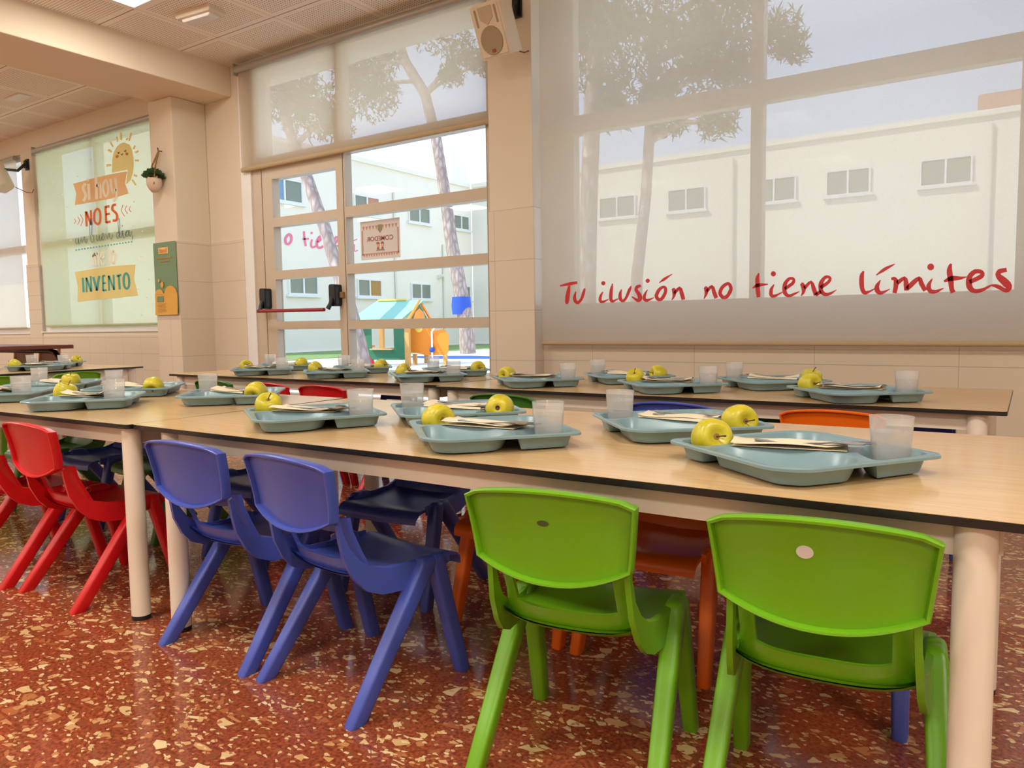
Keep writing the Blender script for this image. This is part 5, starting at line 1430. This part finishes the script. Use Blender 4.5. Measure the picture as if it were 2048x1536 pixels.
TINES = b.mesh('tines', M['steel'])

def apple(x, y, z, rx, ry, rz, label, group):
    t = thing('apple', label, 'apple', (x, y, z), 0, group)
    t.rotation_euler = (rx, ry, rz)
    t.scale = (0.91, 0.91, 0.91)
    link('fruit', APPLE, t)
    link('stem', STEM, t)
    link('stem_hollow', HOLLOW, t)
    link('calyx', CALYX, t)
    return t

rnd = random.Random(11)
def setting(cx, cy, rz, where, napk=0, fork_out=1, spoon_out=None, lean=None, tilt=None, has=('tray', 'cup', 'apple', 'napkin', 'fork', 'spoon'), grp=''):
    """one diner's tray with cup, apple, napkin and cutlery"""
    R_ = Matrix.Rotation(math.radians(rz), 3, 'Z')
    def W_(x, y):
        p = R_ @ Vector((x, y, 0))
        return cx + p.x, cy + p.y
    o = link('food_tray', TRAY)
    o.location = (cx, cy, TZ - 0.0008)
    o.rotation_euler = (0, 0, math.radians(rz))
    tag(o, 'blue-grey compartment tray, ' + where, 'tray', 'compartment trays ' + grp)
    if 'cup' in has:
        x, y = W_(0.134, 0.002)
        t = thing('water_cup', 'plastic cup of water in its tray, ' + where, 'cup', (x, y, TZ + 0.0022), rnd.uniform(0, 90), 'plastic cups of water ' + grp)
        link('cup_wall', CUP, t)
        link('water', WATER, t)
    if 'apple' in has:
        x, y = W_(-0.138, 0.010)
        a = tilt or (rnd.uniform(0.8, 1.6), rnd.uniform(-0.4, 0.4), rnd.uniform(0, 6.28))
        apple(x, y, TZ + 0.0365, a[0], a[1], a[2], 'yellow-green apple in its tray, ' + where, 'yellow apples ' + grp)
    zt = TZ + 0.0325
    if 'napkin' in has:
        x, y = W_(-0.012, 0.0)
        o = link('paper_napkin', NAPKINS[napk % 5])
        o.location = (x, y, zt)
        o.rotation_euler = (0, 0, math.radians(rz + rnd.uniform(-5, 5)))
        tag(o, 'cream paper napkin in its tray, ' + where, 'napkin', 'paper napkins ' + grp)
    if 'fork' in has:
        s_ = 0 if fork_out > 0 else 180
        x, y = W_(0.030 * fork_out, 0.006)
        t = thing('fork', 'steel fork in its napkin, ' + where, 'fork', (x, y, zt + 0.0016), rz + s_ + rnd.uniform(-5, 5), 'steel forks ' + grp)
        link('shank', FORKBODY, t)
        link('tines', TINES, t)
    if 'spoon' in has:
        so = fork_out if spoon_out is None else spoon_out
        s_ = 0 if so > 0 else 180
        x, y = W_(0.018 * so, -0.016)
        o = link('spoon', SPOON)
        o.location = (x, y, zt + 0.0045)
        o.rotation_euler = (0, 0, math.radians(rz + s_ + rnd.uniform(-9, 9)))
        tag(o, 'steel spoon on its tray, ' + where, 'spoon', 'steel spoons ' + grp)

ORD = ['rightmost', 'second from right', 'third from right', 'fourth from right', 'fifth from right', 'sixth from right']
rows = [
    ('near row of front tables', [(-0.283, 1.243, 8), (-0.869, 1.216, 2), (-1.412, 1.238, 13), (-2.385, 1.195, 4), (-2.90, 1.165, 2)], 1),
    ('far row of front tables', [(-0.584, 1.493, 176), (-1.150, 1.463, 182), (-2.085, 1.500, 178), (-2.655, 1.500, 180), (-3.19, 1.480, 180)], -1),
    ('near row of back tables', [(-0.381, 2.392, -6), (-0.973, 2.432, -3), (-1.522, 2.446, 2), (-2.090, 2.472, 4), (-2.650, 2.472, 4), (-3.190, 2.48, 4)], -1),
    ('far row of back tables', [(-0.704, 2.695, 176), (-1.275, 2.735, 178), (-2.190, 2.795, 180), (-2.800, 2.795, 180), (-3.400, 2.80, 180)], 1),
]
TILT = {(0, 0): (1.25, 0.5, 0.6), (0, 1): (1.5, -0.3, 1.2), (0, 2): (0.5, 0.2, 0.5), (0, 3): (0.35, 0.1, 2.0), (1, 0): (1.45, 0.0, 0.9), (1, 1): (1.7, 0.1, 3.6), (1, 2): (1.9, 0.0, 0.5),
        (1, 3): (2.0, 0.1, 0.8), (1, 4): (0.1, 0.1, 0.0), (2, 0): (1.35, 0.0, 0.9), (2, 1): (0.5, 0, 0), (2, 5): (1.2, 0, 1.2), (3, 0): (0.25, 0.15, 0.4), (3, 2): (1.5, 0, 1.0)}
for ri, (wh, spots, fo) in enumerate(rows):
    for i, (x, y, a) in enumerate(spots):
        setting(x, y, a, '%s, %s' % (ORD[i], wh), napk=i + ri, fork_out=fo if ri != 1 else (-1 if i else -1), spoon_out=fo, tilt=TILT.get((ri, i)), grp=wh)
lw = 'on the end-on left table'
setting(-4.945, 2.21, 90, 'by the bright green chairs, end-on left table', 1, 1, grp=lw)
setting(-4.945, 1.72, 90, 'at the frame edge, end-on left table', 2, 1, grp=lw)
setting(-5.235, 2.42, -90, 'on the window side, end-on left table', 3, -1, grp=lw)
# ------------------------------------------------------------------ outdoors
sbox('ground', M['paving'], [(-40, 30, 4.1, 60, -0.25, -0.10)])
b = MB()
b.box(-20.3, -15.6, 10, 27.2, -0.10, -0.085)
b.box(-15.6, 20, 25.4, 27.2, -0.10, -0.085)
o = b.build('grass', M['grass'])
tag(o, 'strip of short green grass along the foot of the white school buildings', 'grass')
o['kind'] = 'stuff'

def fwin(parent, axis, pos, a0, a1, z0, z1, panes, sill=True):
    """a facade window on a wall at x=pos (axis 'x', facing +x) or y=pos (axis 'y', facing -y)"""
    def bx(bb, u0, u1, d0, d1, w0, w1):
        if axis == 'x':
            bb.box(pos + d0, pos + d1, u0, u1, w0, w1)
        else:
            bb.box(u0, u1, pos - d1, pos - d0, w0, w1)
    b = MB()
    n_ = len(panes)
    bx(b, a0, a1, 0.0, 0.06, z0, z0 + 0.05)
    bx(b, a0, a1, 0.0, 0.06, z1 - 0.05, z1)
    for k in range(n_ + 1):
        c = a0 + (a1 - a0) * k / n_
        lo = max(a0, min(a1 - 0.06, c - 0.03))
        bx(b, lo, lo + 0.06, 0.0, 0.06, z0 + 0.05, z1 - 0.05)
    if sill:
        bx(b, a0 - 0.08, a1 + 0.08, 0.0, 0.12, z0 - 0.08, z0)
    w = b.build('window', M['alu_white'], parent)
    for k, mt in enumerate(panes):
        c0, c1 = a0 + (a1 - a0) * k / n_, a0 + (a1 - a0) * (k + 1) / n_
        b = MB()
        bx(b, c0 + 0.03, c1 - 0.03, 0.005, 0.025, z0 + 0.05, z1 - 0.05)
        b.build('pane', M[mt], w)
    return w

tA = thing('school_building', 'two-storey white school wing running away from the door, seen through the glass', 'building', (-22.4, 20, -0.1))
def place(o, t):
    o.location = -Vector(t.location)
    return o
b = MB()
b.box(-24.4, -20.4, 13.0, 27.4, -0.1, 6.85)
wallA = place(b.build('wall', M['facade'], tA), tA)
b = MB()
b.box(-24.5, -20.32, 12.9, 27.28, 6.85, 7.02)
place(b.build('parapet', M['facade'], tA), tA)
b = MB()
b.box(-23.5, -20.4, 26.0, 27.2, 7.0, 8.6)
place(b.build('stair_head', M['facade'], tA), tA)
XA = -20.4
for a0, a1, z0, z1, pn in ((16.2, 17.75, 4.95, 5.72, ['pane_blue', 'pane_dark']), (20.15, 21.5, 4.95, 5.65, ['pane_dark', 'brick']), (23.15, 24.5, 4.95, 5.60, ['pane_dark', 'pane_dark']), (26.05, 27.2, 4.95, 5.58, ['pane_dark', 'pane_dark']),
                       (17.0, 18.3, 1.88, 2.55, ['pane_dark', 'pane_dark']), (20.2, 21.5, 1.88, 2.55, ['pane_dark', 'shutter']), (23.2, 24.45, 1.85, 2.5, ['pane_dark', 'pane_dark']), (26.2, 27.2, 1.85, 2.5, ['pane_dark', 'pane_dark'])):
    place(fwin(tA, 'x', XA, a0, a1, z0, z1, pn), tA)
for y in (22.3, 25.3):
    b = MB()
    b.cyl((XA + 0.06, y, -0.1), (XA + 0.06, y, 6.0 if y < 23 else 4.2), 0.05, n=10)
    place(b.build('drain_pipe', M['sill'], tA), tA)
for y in (18.9, 25.0):
    b = MB()
    b.box(XA, XA + 0.12, y - 0.1, y + 0.1, 2.75, 2.9)
    b.tube([(XA + 0.1, y, 2.83), (XA + 0.28, y + 0.05, 2.86)], [0.05, 0.09], 10)
    place(b.build('wall_lamp', M['sill'], tA, 40), tA)
b = MB()
b.strips(DATA['facade'], lambda u, v: (-20.385, u * 1.0017, v))
o = place(b.build('painted_lettering', M['facade_pink'], tA, fix=False), tA)
o['label'] = 'pink handwritten lettering'

tB = thing('school_building', 'white school wing facing the big right window, shadowed through the blind', 'building', (-6, 29, -0.1))
b = MB()
b.box(-20.38, 14, 27.42, 31, -0.1, 6.85)
place(b.build('wall', M['facade'], tB), tB)
b = MB()
b.box(-20.3, 14, 27.3, 31, 6.85, 7.02)
place(b.build('parapet', M['facade'], tB), tB)
b = MB()
b.box(-1.2, 1.6, 29.2, 31, 7.0, 7.95)
place(b.build('roof_box', M['brick'], tB), tB)
for a0, a1, pn in ((-14.0, -12.4, 2), (-11.1, -9.6, 2), (-7.9, -6.4, 2), (-5.45, -4.05, 2), (-2.65, -1.2, 2), (0.8, 2.3, 2)):
    place(fwin(tB, 'y', 27.4, a0, a1, 4.9, 5.75, ['pane_dark'] * pn), tB)
for a0, a1 in ((-19.0, -17.6), (-17.0, -15.6)):
    place(fwin(tB, 'y', 27.4, a0, a1, 1.85, 2.65, ['pane_dark'] * 2), tB)
for x in (-8.6, -0.75):
    b = MB()
    b.cyl((x, 27.33, -0.1), (x, 27.33, 6.6), 0.06, n=10)
    place(b.build('drain_pipe', M['sill'], tB), tB)

t = thing('added_bright_wall', 'added low white wall that brightens the left blinds', 'wall', (-21, 8.6, -0.1))  # added wall, shaped like the bright patch behind the left blinds
b = MB()
b.prism([(-9, -0.0), (3.6, 0.0), (3.0, 0.9), (2.2, 2.0), (-9, 2.0)], lambda u, v, h: (u, h, v), 0.0, 0.25)
b.build('wall', M['facade'], t)

# pines
TR1 = [(-11.36, 11.3, -0.10), (-11.43, 11.3, 0.37), (-11.63, 11.3, 1.11), (-12.08, 11.3, 2.23), (-12.32, 11.3, 2.89), (-12.52, 11.3, 3.31), (-12.85, 11.3, 4.06), (-13.16, 11.3, 4.72), (-13.45, 11.3, 5.35)]
TR2 = [(-13.77, 18.2, -0.09), (-13.80, 18.2, 0.67), (-14.04, 18.2, 2.00), (-14.30, 18.2, 3.19), (-14.48, 18.2, 4.39), (-14.64, 18.2, 5.41), (-14.83, 18.2, 6.47), (-15.22, 18.2, 7.83), (-15.98, 18.2, 8.93), (-16.38, 18.2, 9.98)]
def pine(label, path, radii, clumps, seed, grp='pine trees in the yard'):
    base = Vector(path[0])
    t = thing('pine_tree', label, 'tree', base, 0, grp)
    b = MB()
    P = [Vector(p) - base for p in path]
    dense, rad = [], []
    for i in range(len(P) - 1):
        for k in range(5):
            dense.append(P[i].lerp(P[i + 1], k / 5))
            rad.append(radii[i] + (radii[i + 1] - radii[i]) * k / 5)
    dense.append(P[-1])
    rad.append(radii[-1])
    b.tube(dense, rad, 14)
    b.build('trunk', M['bark'], t, 60)
    r = random.Random(seed)
    b = MB()
    br = MB()
    for cx, cy, cz, cr in clumps:
        c = Vector((cx, cy, cz)) - base
        q = min(dense, key=lambda p: (p - c).length + (2.0 if p.z > c.z else 0))
        br.tube([q, q.lerp(c, 0.5) + Vector((0, 0, 0.15)), c], [0.07, 0.05, 0.02], 6)
        for k in range(int(900 * cr * cr) + 90):
            d = Vector((r.gauss(0, 1), r.gauss(0, 1), r.gauss(0, 0.75)))
            d = d.normalized() * cr * r.random() ** 0.45
            p = c + d
            for m_ in range(3):
                a = Vector((r.gauss(0, 1), r.gauss(0, 1), r.gauss(0, 1) + 0.4)).normalized()
                s1 = a.orthogonal().normalized() * 0.018
                L_ = r.uniform(0.07, 0.15)
                b.add([p - s1, p + s1, p + a * L_ + s1 * 0.3, p + a * L_ - s1 * 0.3], [(0, 1, 2, 3)])
    if clumps:
        br.build('branches', M['bark'], t, 60)
        b.build('foliage', M['pine'], t, fix=False)
    return t
pine('leaning pine trunk outside the left door panes, nearest the door', TR1, [0.22, 0.19, 0.15, 0.135, 0.13, 0.13, 0.13, 0.12, 0.10],
     [(-13.0, 11.6, 5.55, 0.75), (-12.2, 11.6, 5.1, 0.45), (-13.9, 11.5, 6.2, 0.9)], 5)
pine('tall leaning pine with grey bark outside the right door panes', TR2, [0.25, 0.23, 0.22, 0.20, 0.18, 0.17, 0.165, 0.16, 0.15, 0.12],
     [(-17.5, 18.3, 8.3, 0.95), (-18.0, 18.2, 9.0, 0.9), (-17.2, 18.4, 9.6, 0.8), (-13.75, 18.3, 8.7, 0.55), (-14.2, 18.2, 8.2, 0.4), (-13.1, 18.3, 8.3, 0.4), (-14.6, 18.2, 9.9, 1.1), (-16.6, 18.2, 11.4, 1.6)], 6)
pine('thick pine shadowed through the big right blind, left of two', [(-6.42, 12.0, -0.1), (-6.38, 12.0, 1.5), (-6.33, 12.0, 3.0), (-6.25, 12.0, 4.6), (-6.1, 12.0, 6.4)], [0.20, 0.165, 0.155, 0.15, 0.10],
     [(-6.3, 12.1, 6.2, 0.8), (-5.7, 12.0, 5.65, 0.75), (-6.1, 12.2, 5.0, 0.5), (-5.8, 12.0, 4.4, 0.38), (-6.9, 12.0, 5.6, 0.6)], 7)
pine('slender pine shadowed through the big right blind, right of two', [(-5.62, 12.4, -0.1), (-5.60, 12.4, 1.5), (-5.42, 12.4, 3.0), (-5.35, 12.4, 4.1), (-5.30, 12.4, 5.2), (-5.2, 12.4, 6.6)], [0.13, 0.105, 0.095, 0.09, 0.08, 0.05],
     [(-4.9, 12.4, 5.6, 0.75), (-4.15, 12.4, 5.4, 0.7), (-5.25, 12.4, 4.75, 0.45), (-4.35, 12.4, 4.9, 0.5), (-3.8, 12.4, 4.75, 0.38), (-3.2, 12.4, 5.25, 0.36), (-3.0, 12.4, 4.95, 0.26), (-4.1, 12.3, 4.0, 0.34), (-5.0, 12.4, 4.2, 0.32), (-3.9, 12.4, 6.0, 0.6)], 8)

# playhouse
t = thing('playhouse', 'small green and orange playhouse with pale green pitched roof outside the door', 'playhouse', (-11.45, 12.6, -0.1), 16)
def pb(name, mat, boxes, smooth=None):
    b = MB()
    for q in boxes:
        b.box(*q)
    return b.build(name, M[mat], t, smooth)
for lx, ly in ((-0.72, -0.45), (0.42, -0.45), (0.42, 0.55), (-0.72, 0.55)):
    pb('post', 'wood_play', [(lx - 0.05, lx + 0.05, ly - 0.05, ly + 0.05, 0, 1.02)])
b = MB()
for pl in ([(-0.67, 0.12), (-0.45, 0.12), (-0.45, 0.95), (-0.67, 0.95)], [(0.10, 0.12), (0.37, 0.12), (0.37, 0.95), (0.10, 0.95)], [(-0.45, 0.12), (0.10, 0.12), (0.10, 0.36), (-0.45, 0.36)], [(-0.45, 0.80), (0.10, 0.80), (0.10, 0.95), (-0.45, 0.95)]):
    b.prism(pl, lambda u, v, h: (u, h, v), -0.47, -0.44)
b.build('front_panel', M['green_play'], t)
b = MB()
b.prism([(-0.95, 0.95), (-0.55, 1.42), (0.62, 1.42), (0.30, 0.95)], lambda u, v, h: (u, -0.62 + (v - 0.95) / 0.47 * 0.62 + h, v), 0.0, 0.03)
b.prism([(-0.95, 0.95), (-0.55, 1.42), (0.62, 1.42), (0.30, 0.95)], lambda u, v, h: (u, 0.62 - (v - 0.95) / 0.47 * 0.62 + h, v), 0.0, 0.03)
b.build('roof', M['roof_play'], t)
pb('ridge_cap', 'yellow_play', [(-0.5, 0.2, -0.03, 0.03, 1.42, 1.46)])
b = MB()
b.prism([(-0.5, 0.98), (0.5, 0.98), (0.0, 1.36)], lambda u, v, h: (0.46 + h, u, v), 0.0, 0.03)
b.build('gable', M['green_play'], t)
b = MB()
b.prism([(-0.32, 1.0), (0.32, 1.0), (0.2, 1.16), (0.0, 1.24), (-0.2, 1.16)], lambda u, v, h: (0.49 + h, u, v), 0.0, 0.02)
b.build('gable_arch', M['orange_play'], t)
for s_ in (-1, 1):
    b = MB()
    b.prism([(s_ * 0.60, 0.95), (s_ * 0.66, 0.97), (0.0, 1.44), (0.0, 1.38)], lambda u, v, h: (0.50 + h, u, v), 0.0, 0.04)
    b.build('barge_board', M['orange_play'], t)
pb('bench', 'orange_play', [(-1.05, -0.72, -0.5, 0.2, 0.38, 0.43)])
pb('counter_shelf', 'wood_play', [(-0.45, 0.10, -0.56, -0.44, 0.34, 0.37)])

t = thing('play_animal', 'orange animal-shaped play panel beside the playhouse', 'play equipment', (-11.05, 12.55, -0.1), 16)
b = MB()
b.prism(rounded([(-0.02, 0.28), (0.42, 0.20), (0.86, 0.22), (0.90, 0.62), (0.80, 0.78), (0.58, 0.74), (0.34, 0.92), (0.14, 1.0), (0.0, 0.92)], 0.07, 4), lambda u, v, h: (u, h, v), -0.02, 0.02)
b.build('panel', M['orange_play'], t, 40)
b = MB()
b.lathe([(0.001, 0), (0.09, 0), (0.09, 0.02), (0.055, 0.03), (0.001, 0.03)], 20)
e_ = b.build('eye_disc', M['yellow_play'], t, 40)
e_.location = (0.20, -0.02, 0.80)
e_.rotation_euler = (math.pi / 2, 0, 0)
for x, z0 in ((0.08, 0.24), (0.80, 0.22)):
    b = MB()
    b.box(x - 0.04, x + 0.04, -0.04, 0.04, 0, z0)
    b.build('foot_post', M['wood_play'], t)
b = MB()
b.tube([(0.52, -0.06, 0.0), (0.52, -0.06, 0.72), (0.60, -0.06, 0.82), (0.74, -0.06, 0.84)], 0.022, 8)
b.build('rail', M['white_play'], t, 50)
b = MB()
b.ball((0.52, -0.06, 0.33), 0.06, 8)
b.build('rail_knob', M['blue_play'], t, 60)

t = thing('rubber_mat', 'blue rubber play mat at the foot of the tall pine', 'mat', (-12.3, 15.8, -0.1))
b = MB()
b.loft([[((1.0 + 0.5 * math.cos(a)) * 0 + 1.5 * math.cos(a) + 0.25 * math.cos(3 * a), 0.8 * math.sin(a), z) for a in [6.283 * k / 28 for k in range(28)]] for z in (0, 0.015)])
b.build('mat', M['blue_play'], t)
o = thing('tree_guard', 'blue padded guard strapped around the tall pine trunk', 'guard', (-13.98, 18.2, 1.35))
b = MB()
b.lathe([(0.24, -0.26), (0.28, -0.26), (0.30, 0.0), (0.28, 0.26), (0.24, 0.26)], 20)
b.build('pad', M['blue_play'], o, 50)
t = thing('play_tunnel', 'low red play hoop on the ground left of the playhouse', 'play equipment', (-12.05, 12.0, -0.1), 10)
b = MB()
b.tube([(0.28 * math.cos(a), 0, 0.24 * math.sin(a)) for a in [math.pi * k / 12 for k in range(13)]], 0.07, 10)
b.build('hoop', M['red_play'], t, 50)
t = thing('yard_bench', 'small bench with a yellow back by the wall, right of the tall pine', 'bench', (-14.6, 22.5, -0.1), 0)
b = MB()
b.box(-0.6, 0.9, -0.2, 0.2, 0.42, 0.48)
b.build('seat', M['brown_wood'], t)
b = MB()
b.box(-0.5, 0.1, 0.15, 0.2, 0.5, 1.1)
b.build('backrest', M['yellow_play'], t)
for x in (-0.5, 0.8):
    b = MB()
    b.box(x - 0.04, x + 0.04, -0.18, 0.18, 0, 0.42)
    b.build('leg', M['white_play'], t)
